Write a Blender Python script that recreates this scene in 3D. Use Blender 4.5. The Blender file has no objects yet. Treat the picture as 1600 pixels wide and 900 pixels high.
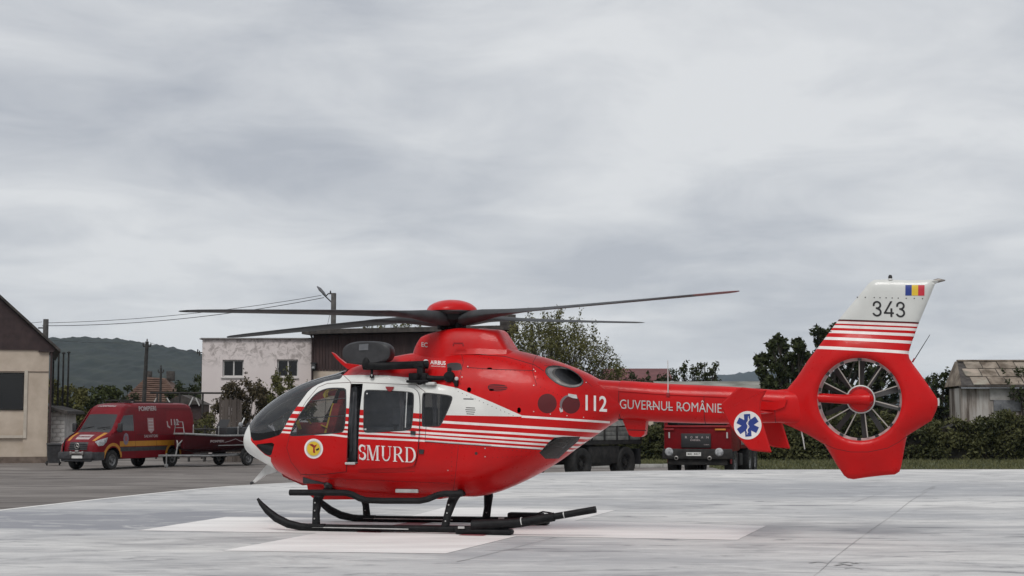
import bpy, bmesh, math, random
import numpy as np
from mathutils import Vector, Matrix, noise
from mathutils.geometry import delaunay_2d_cdt

random.seed(7)
RNG = np.random.default_rng(7)
R = math.radians
S = bpy.context.scene
COL = S.collection

# ------------------------------------------------------------------ camera
F_PX, H_PX, CAM_Z = 2400.0, 652.0, 1.6          # focal length (px of a 1600 wide frame), horizon row, eye height
PITCH = math.atan((H_PX - 450.0) / F_PX)
cam_d = bpy.data.cameras.new('camera')
cam_d.sensor_width = 36.0
cam_d.lens = F_PX / 1600.0 * 36.0
cam_d.clip_start, cam_d.clip_end = 0.1, 30000.0
cam = bpy.data.objects.new('camera', cam_d)
COL.objects.link(cam)
cam.location = (0, 0, CAM_Z)
cam.rotation_euler = (math.pi / 2 + PITCH, 0, 0)
S.camera = cam

# ------------------------------------------------------------------ sky, sun, exposure
SUN_EL, SUN_AZ = R(52), R(200)                  # veiled sun behind the photographer
w = bpy.data.worlds.new('World'); S.world = w; w.use_nodes = True
nt = w.node_tree; nt.nodes.clear()
def N(tree, kind, **kw):
    n = tree.nodes.new(kind)
    for k, v in kw.items():
        setattr(n, k, v)
    return n
def L(tree, a, b): tree.links.new(a, b)
out = N(nt, 'ShaderNodeOutputWorld'); bg = N(nt, 'ShaderNodeBackground')
bg.inputs['Strength'].default_value = 0.1
sky = N(nt, 'ShaderNodeTexSky', sky_type='NISHITA', sun_disc=False)
sky.sun_elevation, sky.sun_rotation = SUN_EL, SUN_AZ
tc = N(nt, 'ShaderNodeTexCoord'); sep = N(nt, 'ShaderNodeSeparateXYZ')
L(nt, tc.outputs['Generated'], sep.inputs[0])
def M(tree, op, a, b=None, c=None):
    n = N(tree, 'ShaderNodeMath', operation=op)
    for i, v in enumerate((a, b, c)):
        if v is None: continue
        if isinstance(v, (int, float)): n.inputs[i].default_value = v
        else: L(tree, v, n.inputs[i])
    return n.outputs[0]
zc = M(nt, 'MAXIMUM', sep.outputs[2], 0.0)
den = M(nt, 'ADD', zc, 0.10)
cx = M(nt, 'DIVIDE', sep.outputs[0], den); cy = M(nt, 'DIVIDE', sep.outputs[1], den)
comb = N(nt, 'ShaderNodeCombineXYZ'); L(nt, cx, comb.inputs[0]); L(nt, cy, comb.inputs[1])
def cloud(scale, off, detail, rough, sx, sy, dist):
    mp = N(nt, 'ShaderNodeMapping'); L(nt, comb.outputs[0], mp.inputs[0])
    mp.inputs['Location'].default_value = off; mp.inputs['Scale'].default_value = (sx, sy, 1)
    n = N(nt, 'ShaderNodeTexNoise'); L(nt, mp.outputs[0], n.inputs['Vector'])
    n.inputs['Scale'].default_value = scale; n.inputs['Detail'].default_value = detail
    n.inputs['Roughness'].default_value = rough; n.inputs['Distortion'].default_value = dist
    return n.outputs[0]
c1 = cloud(.80, (.7243, -11.4134, 0), 4, .45, 1.0, .62, .3)
c2 = cloud(2.2, (-14.909, 8.5074, 0), 8, .58, 1.0, .8, .5)
cs = M(nt, 'ADD', M(nt, 'MULTIPLY', c1, .64), M(nt, 'MULTIPLY', c2, .36))
ramp = N(nt, 'ShaderNodeValToRGB'); L(nt, cs, ramp.inputs[0])
e = ramp.color_ramp.elements
e[0].position, e[0].color = .38, (3.25, 3.46, 3.88, 1)
e[1].position, e[1].color = .585, (5.95, 6.06, 6.18, 1)
em = e.new(.48); em.color = (4.55, 4.72, 5.0, 1)
# the cloud deck is a little brighter and warmer low down
hz = M(nt, 'POWER', M(nt, 'SUBTRACT', 1.0, zc), 6.0)
mixh = N(nt, 'ShaderNodeMix', data_type='RGBA'); L(nt, M(nt, 'MULTIPLY', hz, .55), mixh.inputs[0])
L(nt, ramp.outputs[0], mixh.inputs[6]); mixh.inputs[7].default_value = (5.6, 5.76, 5.95, 1)
mixs = N(nt, 'ShaderNodeMix', data_type='RGBA'); mixs.inputs[0].default_value = .97
L(nt, sky.outputs[0], mixs.inputs[6]); L(nt, mixh.outputs[2], mixs.inputs[7])
L(nt, mixs.outputs[2], bg.inputs['Color']); L(nt, bg.outputs[0], out.inputs['Surface'])

sun_d = bpy.data.lights.new('sun', 'SUN'); sun_d.energy = 1.5; sun_d.angle = R(25); sun_d.color = (1, .965, .92)
sun = bpy.data.objects.new('sun', sun_d); COL.objects.link(sun)
sdir = Vector((math.sin(SUN_AZ) * math.cos(SUN_EL), math.cos(SUN_AZ) * math.cos(SUN_EL), math.sin(SUN_EL)))
sun.rotation_euler = sdir.to_track_quat('Z', 'Y').to_euler()

S.view_settings.view_transform = 'Standard'; S.view_settings.look = 'None'
S.view_settings.exposure = 0.32; S.view_settings.gamma = 1.0; S.view_settings.use_curve_mapping = False
S.render.engine = 'CYCLES'
S.cycles.use_denoising = True
S.cycles.max_bounces = 6; S.cycles.transparent_max_bounces = 16; S.cycles.volume_bounces = 0

# ------------------------------------------------------------------ calibrated rays
CP, SP = math.cos(PITCH), math.sin(PITCH)
CAM = Vector((0, 0, CAM_Z))
def ray(px, py):
    u, v = (px - 800.0) / F_PX, (450.0 - py) / F_PX
    return Vector((u, CP - v * SP, SP + v * CP))
def at(px, py, Y):
    d = ray(px, py); return CAM + d * (Y / d.y)
def ground(px, py, z=0.0):
    d = ray(px, py); return CAM + d * ((z - CAM_Z) / d.z)
YARD = -0.55

# ------------------------------------------------------------------ materials
def new_mat(name):
    m = bpy.data.materials.new(name); m.use_nodes = True
    t = m.node_tree; b = t.nodes['Principled BSDF']
    return m, t, b
def coords(t, scale=(1, 1, 1), rot=(0, 0, 0)):
    tcn = N(t, 'ShaderNodeTexCoord'); mp = N(t, 'ShaderNodeMapping')
    L(t, tcn.outputs['Object'], mp.inputs[0]); mp.inputs['Scale'].default_value = scale; mp.inputs['Rotation'].default_value = rot
    return mp.outputs[0]
def noise_tex(t, vec, scale, detail=5, rough=.55, dist=0.0):
    n = N(t, 'ShaderNodeTexNoise'); L(t, vec, n.inputs['Vector'])
    n.inputs['Scale'].default_value = scale; n.inputs['Detail'].default_value = detail
    n.inputs['Roughness'].default_value = rough; n.inputs['Distortion'].default_value = dist
    return n.outputs[0]
def ramp_tex(t, fac, stops):
    r = N(t, 'ShaderNodeValToRGB'); L(t, fac, r.inputs[0])
    el = r.color_ramp.elements
    while len(el) < len(stops): el.new(.5)
    for k, (p, c) in enumerate(stops):
        el[k].position = p; el[k].color = (*c, 1) if len(c) == 3 else c
    return r.outputs[0]
def mixc(t, fac, a, b, blend='MIX'):
    n = N(t, 'ShaderNodeMix', data_type='RGBA', blend_type=blend)
    for i, v in ((0, fac), (6, a), (7, b)):
        if isinstance(v, (int, float)): n.inputs[i].default_value = v
        elif isinstance(v, tuple): n.inputs[i].default_value = (*v, 1)
        else: L(t, v, n.inputs[i])
    return n.outputs[2]
def bump(t, b, height, strength, dist=.02):
    n = N(t, 'ShaderNodeBump'); n.inputs['Strength'].default_value = strength; n.inputs['Distance'].default_value = dist
    L(t, height, n.inputs['Height']); L(t, n.outputs[0], b.inputs['Normal'])
def varied(name, c1, c2, scale=3.0, rough=.7, metal=0.0, bumpk=0.0, stretch=(1, 1, 1), detail=5, lo=.35, hi=.65, coat=0.0):
    m, t, b = new_mat(name)
    v = coords(t, stretch); n = noise_tex(t, v, scale, detail)
    L(t, ramp_tex(t, n, [(lo, c1), (hi, c2)]), b.inputs['Base Color'])
    b.inputs['Roughness'].default_value = rough; b.inputs['Metallic'].default_value = metal
    b.inputs['Coat Weight'].default_value = coat; b.inputs['Coat Roughness'].default_value = .08
    if bumpk: bump(t, b, noise_tex(t, v, scale * 4, 4), bumpk)
    return m
def paint(name, col, rough=.3, coat=.6, grime=.12, inside=(.03, .03, .032), spec=.3):
    """vehicle paint: faint uneven wear, clear coat; the unpainted inside of the skin is dark trim"""
    m, t, b = new_mat(name)
    v = coords(t); n1 = noise_tex(t, v, 1.6, 6, .6); n2 = noise_tex(t, v, 14, 4, .6)
    dark = tuple(c * (1 - grime * 1.6) + .012 * grime for c in col)
    base = mixc(t, ramp_tex(t, n1, [(.35, (0, 0, 0)), (.7, (1, 1, 1))]), dark, col)
    geo = N(t, 'ShaderNodeNewGeometry')
    L(t, mixc(t, geo.outputs['Backfacing'], base, inside), b.inputs['Base Color'])
    L(t, ramp_tex(t, n2, [(.3, (rough * .75,) * 3), (.75, (rough * 1.35,) * 3)]), b.inputs['Roughness'])
    b.inputs['Coat Weight'].default_value = coat; b.inputs['Coat Roughness'].default_value = .06
    b.inputs['Specular IOR Level'].default_value = spec
    bump(t, b, noise_tex(t, v, 2.2, 3, .5), .12, .01)
    return m
def flat(name, col, rough=.5, metal=0.0, coat=0.0):
    k = tuple(c * .85 for c in col)
    return varied(name, k, col, 6.0, rough, metal, coat=coat)
def glass(name, tint, rough=.02, spec=.9, ior=1.52):
    m = bpy.data.materials.new(name); m.use_nodes = True; t = m.node_tree; t.nodes.clear()
    o = N(t, 'ShaderNodeOutputMaterial'); mx = N(t, 'ShaderNodeMixShader'); tr = N(t, 'ShaderNodeBsdfTransparent'); gl = N(t, 'ShaderNodeBsdfGlossy')
    tr.inputs[0].default_value = (*tint, 1); gl.inputs['Roughness'].default_value = rough; gl.inputs[0].default_value = (spec, spec, spec, 1)
    fr = N(t, 'ShaderNodeFresnel'); fr.inputs[0].default_value = ior
    v = coords(t); nn = noise_tex(t, v, 1.2, 3); bp = N(t, 'ShaderNodeBump'); bp.inputs['Strength'].default_value = .12; bp.inputs['Distance'].default_value = .02
    L(t, nn, bp.inputs['Height']); L(t, bp.outputs[0], gl.inputs['Normal'])
    L(t, fr.outputs[0], mx.inputs[0]); L(t, tr.outputs[0], mx.inputs[1]); L(t, gl.outputs[0], mx.inputs[2]); L(t, mx.outputs[0], o.inputs[0])
    return m

RED = paint('red paint', (.54, .005, .006), .34, .10, .14, spec=.18)
CAPRED = paint('fuel cap red', (.10, .006, .009), .45, .05, .2)
RED2 = paint('dark red paint', (.28, .008, .012), .35, .4, .15)
WHITE = paint('white paint', (.70, .70, .67), .35, .4, .10)
STRIPE = flat('white stripe film', (.78, .72, .70), .45)
BLACK = flat('black rubber', (.018, .018, .020), .55)
GEARBLK = varied('black gear paint', (.004, .004, .005), (.011, .011, .012), 9, .6, 0, .15); GEARBLK.node_tree.nodes['Principled BSDF'].inputs['Specular IOR Level'].default_value = .2
SEAM = flat('panel gap', (.05, .006, .008), .8)
DARKTRIM = varied('dark cabin trim', (.020, .021, .024), (.050, .052, .056), 5, .75)
GREYTRIM = varied('grey cabin trim', (.10, .105, .115), (.17, .175, .185), 6, .8)
SEATRED = varied('red seat fabric', (.20, .012, .014), (.32, .02, .02), 12, .9)
STRAPY = flat('yellow strap', (.62, .42, .03), .8)
GLASS = glass('tinted glass', (.70, .73, .76))
GLASSD = glass('dark tinted glass', (.20, .215, .24))
GLASSB = glass('reflection-dark lower glass', (.05, .053, .06), .04, .5)  # dark tint paints in where the sky reflection stops, low on the windscreen
GLASSW = glass('windscreen glass', (.55, .58, .61), .03, .95, 1.75)
GLASSM = glass('grey tinted glass', (.58, .61, .65))
METAL = varied('bare metal', (.22, .21, .20), (.36, .345, .33), 10, .42, .8)
METALD = varied('sooty exhaust metal', (.10, .095, .09), (.24, .22, .20), 7, .5, .6)
LIP = varied('duct lip film', (.32, .17, .165), (.46, .32, .31), 9, .45)
LTGREY = varied('light grey metal', (.42, .42, .41), (.55, .55, .54), 9, .45, .1)
BLADE = varied('rotor blade skin', (.016, .017, .019), (.036, .038, .041), 5, .6, 0, .0, (1, 1, 1))
VANE = flat('stator vane', (.36, .33, .30), .5)
FANBL = flat('fan blade', (.036, .036, .037), .55)
BLUE = flat('blue marking', (.012, .035, .22), .45)
YEL = flat('yellow marking', (.68, .46, .03), .45)
FLAGRED = flat('flag red', (.50, .02, .04), .45)
WMARK = flat('white marking', (.80, .76, .74), .5)
BMARK = flat('black marking', (.012, .012, .013), .5)
TAILWHITE = paint('tail white paint', (.60, .61, .585), .38, .35, .08)

# ------------------------------------------------------------------ mesh helpers
def tag(o, label=None, cat=None, group=None, kind=None):
    if label: o['label'] = label
    if cat: o['category'] = cat
    if group: o['group'] = group
    if kind: o['kind'] = kind
    return o
def empty(name, loc=(0, 0, 0), rz=0.0):
    o = bpy.data.objects.new(name, None); COL.objects.link(o)
    o.location = loc; o.rotation_euler = (0, 0, rz); o.empty_display_size = .3
    return o
def link_mesh(name, me, mats, parent=None, smooth=None):
    for m in (mats if isinstance(mats, (list, tuple)) else [mats]): me.materials.append(m)
    if smooth is not None:
        me.shade_smooth()
        me.set_sharp_from_angle(angle=R(smooth))
    o = bpy.data.objects.new(name, me); COL.objects.link(o)
    if parent is not None: o.parent = parent
    return o
def raw(name, V, Fc, mats, parent=None, smooth=None, fm=None, merge=0.0, recalc=False):
    me = bpy.data.meshes.new(name)
    me.from_pydata([tuple(v) for v in V], [], [tuple(f) for f in Fc])
    if fm is not None: me.polygons.foreach_set('material_index', list(fm))
    if merge or recalc:
        bm = bmesh.new(); bm.from_mesh(me)
        if merge: bmesh.ops.remove_doubles(bm, verts=bm.verts, dist=merge)
        if recalc: bmesh.ops.recalc_face_normals(bm, faces=bm.faces)
        bm.to_mesh(me); bm.free()
    me.update()
    return link_mesh(name, me, mats, parent, smooth)

class MB:
    """collects boxes, tubes, lathes and prisms into ONE mesh"""
    def __init__(s): s.v, s.f, s.m = [], [], []
    def add(s, V, Fc, mi=0):
        n = len(s.v); s.v += [tuple(p) for p in V]; s.f += [tuple(i + n for i in f) for f in Fc]; s.m += [mi] * len(Fc)
        return s
    def box(s, c, size, rot=None, mi=0, bev=0.0):
        hx, hy, hz = size[0] / 2, size[1] / 2, size[2] / 2
        bm = bmesh.new(); bmesh.ops.create_cube(bm, size=1.0)
        for v in bm.verts: v.co = Vector((v.co.x * size[0], v.co.y * size[1], v.co.z * size[2]))
        if bev: bmesh.ops.bevel(bm, geom=bm.edges[:], offset=bev, segments=2, affect='EDGES', profile=.5)
        mat = (rot if rot is not None else Matrix.Identity(3))
        bm.verts.index_update()
        s.add([mat @ v.co + Vector(c) for v in bm.verts], [[v.index for v in f.verts] for f in bm.faces], mi); bm.free()
        return s
    def tube(s, pts, r, n=10, mi=0, cap=True, flat_=1.0, up=None):
        pts = [Vector(p) for p in pts]; k = len(pts)
        rs = r if isinstance(r, (list, tuple)) else [r] * k
        V, Fc = [], []; prev = None
        for i, p in enumerate(pts):
            d = (pts[min(i + 1, k - 1)] - pts[max(i - 1, 0)]).normalized()
            if prev is None:
                ref = Vector(up) if up is not None else (Vector((0, 0, 1)) if abs(d.z) < .9 else Vector((0, 1, 0)))
                a = d.cross(ref).normalized()
            else:
                a = (prev - d * prev.dot(d)).normalized()
            prev = a; b = d.cross(a)
            for j in range(n):
                t = 2 * math.pi * j / n
                V.append(p + a * (math.cos(t) * rs[i]) + b * (math.sin(t) * rs[i] * flat_))
        for i in range(k - 1):
            for j in range(n):
                Fc.append((i * n + j, i * n + (j + 1) % n, (i + 1) * n + (j + 1) % n, (i + 1) * n + j))
        if cap: Fc += [tuple(range(n))[::-1], tuple((k - 1) * n + j for j in range(n))]
        return s.add(V, Fc, mi)
    def lathe(s, prof, n=24, c=(0, 0, 0), axis='z', mi=0, mod=None):
        V, Fc = [], []; k = len(prof)
        for i, (r, h) in enumerate(prof):
            for j in range(n):
                t = 2 * math.pi * j / n; rr = r * (mod(t, i) if mod else 1)
                p = (rr * math.cos(t), rr * math.sin(t), h)
                if axis == 'y': p = (p[0], p[2], p[1])
                if axis == 'x': p = (p[2], p[0], p[1])
                V.append(Vector(p) + Vector(c))
        for i in range(k - 1):
            for j in range(n):
                q = (i * n + j, i * n + (j + 1) % n, (i + 1) * n + (j + 1) % n, (i + 1) * n + j)
                Fc.append(q if axis != 'y' else q[::-1])
        return s.add(V, Fc, mi)
    def prism(s, poly, y0, y1, mi=0, plane='xz'):
        n = len(poly)
        def P(a, b, d): return (a, d, b) if plane == 'xz' else ((d, a, b) if plane == 'yz' else (a, b, d))
        V = [P(a, b, y0) for a, b in poly] + [P(a, b, y1) for a, b in poly]
        Fc = [tuple(range(n)), tuple(range(2 * n - 1, n - 1, -1))] + [(i, i + n, (i + 1) % n + n, (i + 1) % n) for i in range(n)]
        return s.add(V, Fc, mi)
    def build(s, name, mats, parent=None, smooth=35):
        me = bpy.data.meshes.new(name); me.from_pydata(s.v, [], s.f)
        me.polygons.foreach_set('material_index', s.m)
        bm = bmesh.new(); bm.from_mesh(me); bmesh.ops.recalc_face_normals(bm, faces=bm.faces); bm.to_mesh(me); bm.free()
        return link_mesh(name, me, mats, parent, smooth)

def pchip(xs, ys):
    xs = np.asarray(xs, float); ys = np.asarray(ys, float)
    h = np.diff(xs); d = np.diff(ys) / h; m = np.zeros_like(ys)
    for i in range(1, len(xs) - 1):
        if d[i - 1] * d[i] > 0:
            w1, w2 = 2 * h[i] + h[i - 1], h[i] + 2 * h[i - 1]; m[i] = (w1 + w2) / (w1 / d[i - 1] + w2 / d[i])
    m[0], m[-1] = d[0], d[-1]
    def f(x):
        x = np.clip(np.asarray(x, float), xs[0], xs[-1]); i = np.clip(np.searchsorted(xs, x) - 1, 0, len(xs) - 2)
        t = (x - xs[i]) / h[i]
        return ys[i] * (1 + 2 * t) * (1 - t) ** 2 + m[i] * h[i] * t * (1 - t) ** 2 + ys[i + 1] * t * t * (3 - 2 * t) + m[i + 1] * h[i] * t * t * (t - 1)
    return f
def inside(poly, X, Y):
    c = np.zeros(len(X), bool); n = len(poly)
    for i in range(n):
        (x0, y0), (x1, y1) = poly[i], poly[(i + 1) % n]
        if y0 == y1: continue
        k = ((y0 > Y) != (y1 > Y)) & (X < (x1 - x0) * (Y - y0) / (y1 - y0) + x0)
        c ^= k
    return c
def densify(pts, step, closed=True):
    o = []; n = len(pts)
    for i in range(n if closed else n - 1):
        a, b = pts[i], pts[(i + 1) % n]; k = max(1, int(math.hypot(b[0] - a[0], b[1] - a[1]) / step))
        o += [(a[0] + (b[0] - a[0]) * j / k, a[1] + (b[1] - a[1]) * j / k) for j in range(k)]
    if not closed: o.append(pts[-1])
    return o
def smooth_poly(pts, it=1):
    for _ in range(it):
        q = []
        for i in range(len(pts)):
            a, b = pts[i], pts[(i + 1) % len(pts)]
            q += [(a[0] * .75 + b[0] * .25, a[1] * .75 + b[1] * .25), (a[0] * .25 + b[0] * .75, a[1] * .25 + b[1] * .75)]
        pts = q
    return pts
def offset_poly(pts, d):
    n = len(pts); A = sum(pts[i][0] * pts[(i + 1) % n][1] - pts[(i + 1) % n][0] * pts[i][1] for i in range(n)); sg = 1 if A > 0 else -1
    o = []
    for i in range(n):
        a, b, c = pts[i - 1], pts[i], pts[(i + 1) % n]
        n1 = Vector((b[1] - a[1], a[0] - b[0])); n2 = Vector((c[1] - b[1], b[0] - c[0]))
        if n1.length: n1.normalize()
        if n2.length: n2.normalize()
        m = n1 + n2
        if m.length < 1e-6: m = n1
        m.normalize(); k = max(.5, m.dot(n1)); o.append((b[0] + sg * m.x * d / k, b[1] + sg * m.y * d / k))
    return o
def ribbon(line, wd):
    l, r = [], []; n = len(line)
    for i in range(n):
        a, b = line[max(i - 1, 0)], line[min(i + 1, n - 1)]; d = Vector((b[0] - a[0], b[1] - a[1])).normalized()
        ww = wd[i] if isinstance(wd, (list, tuple)) else wd
        l.append((line[i][0] - d.y * ww / 2, line[i][1] + d.x * ww / 2)); r.append((line[i][0] + d.y * ww / 2, line[i][1] - d.x * ww / 2))
    return l + r[::-1]
def circle(cx, cy, rx, ry=None, n=24):
    ry = rx if ry is None else ry
    return [(cx + rx * math.cos(2 * math.pi * i / n), cy + ry * math.sin(2 * math.pi * i / n)) for i in range(n)]

def cdt_regions(outline, grid, regions, default):
    """triangulate an outlined 2D sheet so that every region keeps its exact edge; returns points, triangles, region of each triangle"""
    V, E = [], []
    def loop(p):
        n = len(V); V.extend(Vector((a, b)) for a, b in p); E.extend((n + i, n + (i + 1) % len(p)) for i in range(len(p)))
    loop(outline)
    for _, p in regions: loop(p)
    V.extend(Vector((a, b)) for a, b in grid)
    v2, _, fc, *_ = delaunay_2d_cdt(V, E, [], 0, 1e-5)
    P = np.array([(p.x, p.y) for p in v2]); T = np.array([f for f in fc if len(f) == 3], int)
    a, b, c = P[T[:, 0]], P[T[:, 1]], P[T[:, 2]]
    area = ((b - a)[:, 0] * (c - a)[:, 1] - (b - a)[:, 1] * (c - a)[:, 0])
    T[area < 0] = T[area < 0][:, ::-1]
    C = (a + b + c) / 3; ok = inside(outline, C[:, 0], C[:, 1]) & (np.abs(area) > 1e-9)
    T, C = T[ok], C[ok]; key = np.array([default] * len(T), dtype=object)
    for k, p in regions: key[inside(p, C[:, 0], C[:, 1])] = k
    return P, T, key
def part_from(name, P3, T, sel, keymat, key, parent, smooth=30, mirror=None, flip=False):
    """one mesh from the selected triangles; keymat: region -> material"""
    keys = sorted({k for k in key[sel]}); mats = []
    for k in keys:
        if keymat[k] not in mats: mats.append(keymat[k])
    TT = T[sel]; used, inv = np.unique(TT, return_inverse=True); F1 = inv.reshape(-1, 3)
    V = P3[used]; fm = [mats.index(keymat[k]) for k in key[sel]]
    if flip: F1 = F1[:, ::-1]
    if mirror is not None:
        V2 = V * np.array(mirror); F2 = F1[:, ::-1] + len(V); V = np.vstack([V, V2]); F1 = np.vstack([F1, F2]); fm = fm + fm
    return raw(name, V, F1, mats, parent, smooth, fm, merge=2e-4)

_txt = {}
def text2d(s, bold=0.0):
    if (s, bold) in _txt: return _txt[(s, bold)]
    cu = bpy.data.curves.new('t', 'FONT'); cu.body = s; cu.size = 1.0; cu.offset = bold; cu.resolution_u = 3
    o = bpy.data.objects.new('t', cu); COL.objects.link(o); dg = bpy.context.evaluated_depsgraph_get(); dg.update()
    me = bpy.data.meshes.new_from_object(o.evaluated_get(dg))
    bm = bmesh.new(); bm.from_mesh(me)
    for q in range(1, 8): bmesh.ops.bisect_plane(bm, geom=bm.verts[:] + bm.edges[:] + bm.faces[:], plane_co=(0, -.2 + q * .15, 0), plane_no=(0, 1, 0))
    bm.verts.index_update(); V = np.array([v.co[:2] for v in bm.verts]); Fc = [tuple(v.index for v in f.verts) for f in bm.faces]; bm.free()
    bpy.data.objects.remove(o); bpy.data.curves.remove(cu); bpy.data.meshes.remove(me)
    _txt[(s, bold)] = (V, Fc); return V, Fc
def lettering(name, s, P0, P1, cap, to3, m, parent, bold=0.0, skew=0.0):
    V, Fc = text2d(s, bold); capu = text2d('E', bold)[0][:, 1].max(); x0, x1 = V[:, 0].min(), V[:, 0].max()
    out_ = []
    for u, v in V:
        k = (u - x0) / (x1 - x0); out_.append(to3(P0[0] + (P1[0] - P0[0]) * k + skew * v / capu * cap, P0[1] + (P1[1] - P0[1]) * k - v / capu * cap))
    return raw(name, out_, Fc, m, parent)

# ================================================================== GROUND
m_pad, t, b = new_mat('pad concrete')
v = coords(t); vs = coords(t, (.42, .85, 1), (0, 0, R(12))); vl = coords(t, (.09, .16, 1), (0, 0, R(8))); vf = coords(t, (.8, 2.6, 1), (0, 0, R(14)))
n1 = noise_tex(t, vs, 1.0, 9, .68, 1.4); n2 = noise_tex(t, vl, 1.0, 5, .55, .5); n3 = noise_tex(t, v, 26, 4, .6); n4 = noise_tex(t, vf, 1.0, 7, .66, 1.0)
c = ramp_tex(t, n1, [(.34, (.33, .325, .327)), (.44, (.475, .467, .460)), (.52, (.575, .567, .553)), (.66, (.66, .648, .626))])
c = mixc(t, ramp_tex(t, n2, [(.36, (1, 1, 1)), (.60, (0, 0, 0))]), c, (.33, .335, .35))
c2 = mixc(t, ramp_tex(t, n4, [(.32, (.95, .95, .95)), (.45, (0, 0, 0))]), c, (.20, .20, .21))
c2 = mixc(t, ramp_tex(t, n4, [(.56, (0, 0, 0)), (.70, (.75, .75, .75))]), c2, (.66, .655, .64))
c2 = mixc(t, ramp_tex(t, n3, [(.3, (.25, .25, .25)), (.55, (0, 0, 0))]), c2, (.36, .36, .36))
# one big damp stain left of the cross
st = N(t, 'ShaderNodeTexGradient', gradient_type='SPHERICAL'); sm = N(t, 'ShaderNodeMapping', vector_type='TEXTURE'); tcx = N(t, 'ShaderNodeTexCoord')
sc_ = ground(190, 812); sm.inputs['Location'].default_value = (sc_.x, sc_.y, 0); sm.inputs['Scale'].default_value = (5.2, 3.0, 1.5)
L(t, tcx.outputs['Object'], sm.inputs[0]); L(t, sm.outputs[0], st.inputs[0])
stn = M(t, 'MULTIPLY', M(t, 'MULTIPLY', st.outputs[0], 2.8), ramp_tex(t, n1, [(.44, (1, 1, 1)), (.56, (.22, .22, .22))]))
c2 = mixc(t, M(t, 'MINIMUM', stn, .85), c2, (.215, .22, .245))
L(t, c2, b.inputs['Base Color']); b.inputs['Roughness'].default_value = .75
bump(t, b, noise_tex(t, v, 30, 5), .15, .01)

M_CROSS = varied('white floor paint', (.66, .635, .62), (.80, .78, .76), 1.4, .6, 0, .05, (.35, 1.6, 1), 7)
M_HRED = varied('worn red floor paint', (.20, .045, .055), (.34, .09, .10), 3.0, .7)
M_EDGE = varied('pale pad edge', (.66, .65, .63), (.78, .77, .75), 2.0, .7)
M_JOINT = varied('dark joint', (.17, .17, .172), (.40, .40, .395), 1.5, .9)
m_asp, t, b = new_mat('old asphalt')
v = coords(t); va = coords(t, (.22, .55, 1), (0, 0, R(8)))
c = ramp_tex(t, noise_tex(t, va, 1, 9, .66, 1.0), [(.36, (.085, .073, .066)), (.48, (.150, .132, .120)), (.56, (.19, .17, .156)), (.68, (.265, .24, .22))])
c = mixc(t, ramp_tex(t, noise_tex(t, v, 60, 3), [(.3, (.5, .5, .5)), (.6, (0, 0, 0))]), c, (.06, .054, .05))
L(t, c, b.inputs['Base Color']); b.inputs['Roughness'].default_value = .85
M_EARTH = varied('meadow ground', (.035, .042, .020), (.075, .075, .040), .4, .95)
M_TURF = varied('turf', (.045, .055, .020), (.085, .090, .038), 1.2, .95)

def sheet(name, pts, z, m, kind='structure'):
    return tag(raw(name, [(p[0], p[1], z) for p in pts], [tuple(range(len(pts)))], m), kind=kind)
sheet('ground', [(-9000, -300), (9000, -300), (9000, 12000), (-9000, 12000)], YARD - .05, M_EARTH)
sheet('asphalt_yard', [(-70, -30), (70, -30), (70, 54), (8.6, 54), (8.6, 66.4), (1.0, 66.4), (-2, 82), (-12, 84), (-24, 84), (-70, 84)], YARD, m_asp)
pad_px = [(0, 796.5), (150, 780), (230, 771.5), (300, 764.5), (360, 759.5), (430, 755.5), (560, 749.5), (760, 741.5), (900, 737.3), (1020, 735.3), (1200, 733.8), (1600, 733.3)]
pp = [ground(*q) for q in pad_px]
d0 = (pp[0] - pp[2]); k0 = (pp[0].y + 18) / -d0.y
far_r = pp[-1] + (pp[-1] - pp[-2]) * 3
pad_poly = [(pp[0].x + d0.x * k0, -18.0)] + [(p.x, p.y) for p in pp] + [(far_r.x, far_r.y), (far_r.x, -18.0)]
pad = MB(); pad.prism(pad_poly, YARD - .2, 0.0, plane='xy')
pad_o = tag(pad.build('helipad', m_pad, None, None), kind='structure')
# pale lip along the pad edge
lp, inn = [], []
for i, p in enumerate(pad_poly[:14]):
    q = Vector(p); a = Vector(pad_poly[max(i - 1, 0)]); bb = Vector(pad_poly[min(i + 1, 13)]); d = (bb - a).normalized()
    lp.append(q + Vector((d.y, -d.x)) * .02); inn.append(q + Vector((d.y, -d.x)) * .16)
raw('pad_edge_line', [(p.x, p.y, .004) for p in lp + inn], [(i, i + 1, 14 + i + 1, 14 + i) for i in range(13)], M_EDGE, pad_o)
cross_px = [(353, 808), (215, 829.2), (495, 833.3), (347, 861), (696, 865.3), (807, 838), (1152, 844), (1197, 822), (898, 814), (962, 797.5), (693, 793.5), (628, 810.5)]
cp = [ground(*q) for q in cross_px]
raw('white_cross', [(p.x, p.y, .004) for p in cp], [(11, 0, 1, 2), (2, 3, 4, 5), (5, 6, 7, 8), (8, 9, 10, 11), (2, 5, 8, 11)], M_CROSS, pad_o)
PHI = -.285; cc = (cp[2] + cp[5] + cp[8] + cp[11]) / 4
eu, ev = Vector((math.cos(PHI), math.sin(PHI))), Vector((-math.sin(PHI), math.cos(PHI)))
def crossq(u0, u1, v0, v1):
    return [(cc.x + eu.x * u + ev.x * v_, cc.y + eu.y * u + ev.y * v_, .008) for u, v_ in ((u0, v0), (u1, v0), (u1, v1), (u0, v1))]
hv = crossq(-.95, -.6, -1.45, 1.45) + crossq(.6, .95, -1.6, 1.45) + crossq(-.6, .6, -.2, .2)
raw('red_letter', hv, [(0, 1, 2, 3), (4, 5, 6, 7), (8, 9, 10, 11)], M_HRED, pad_o)
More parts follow.
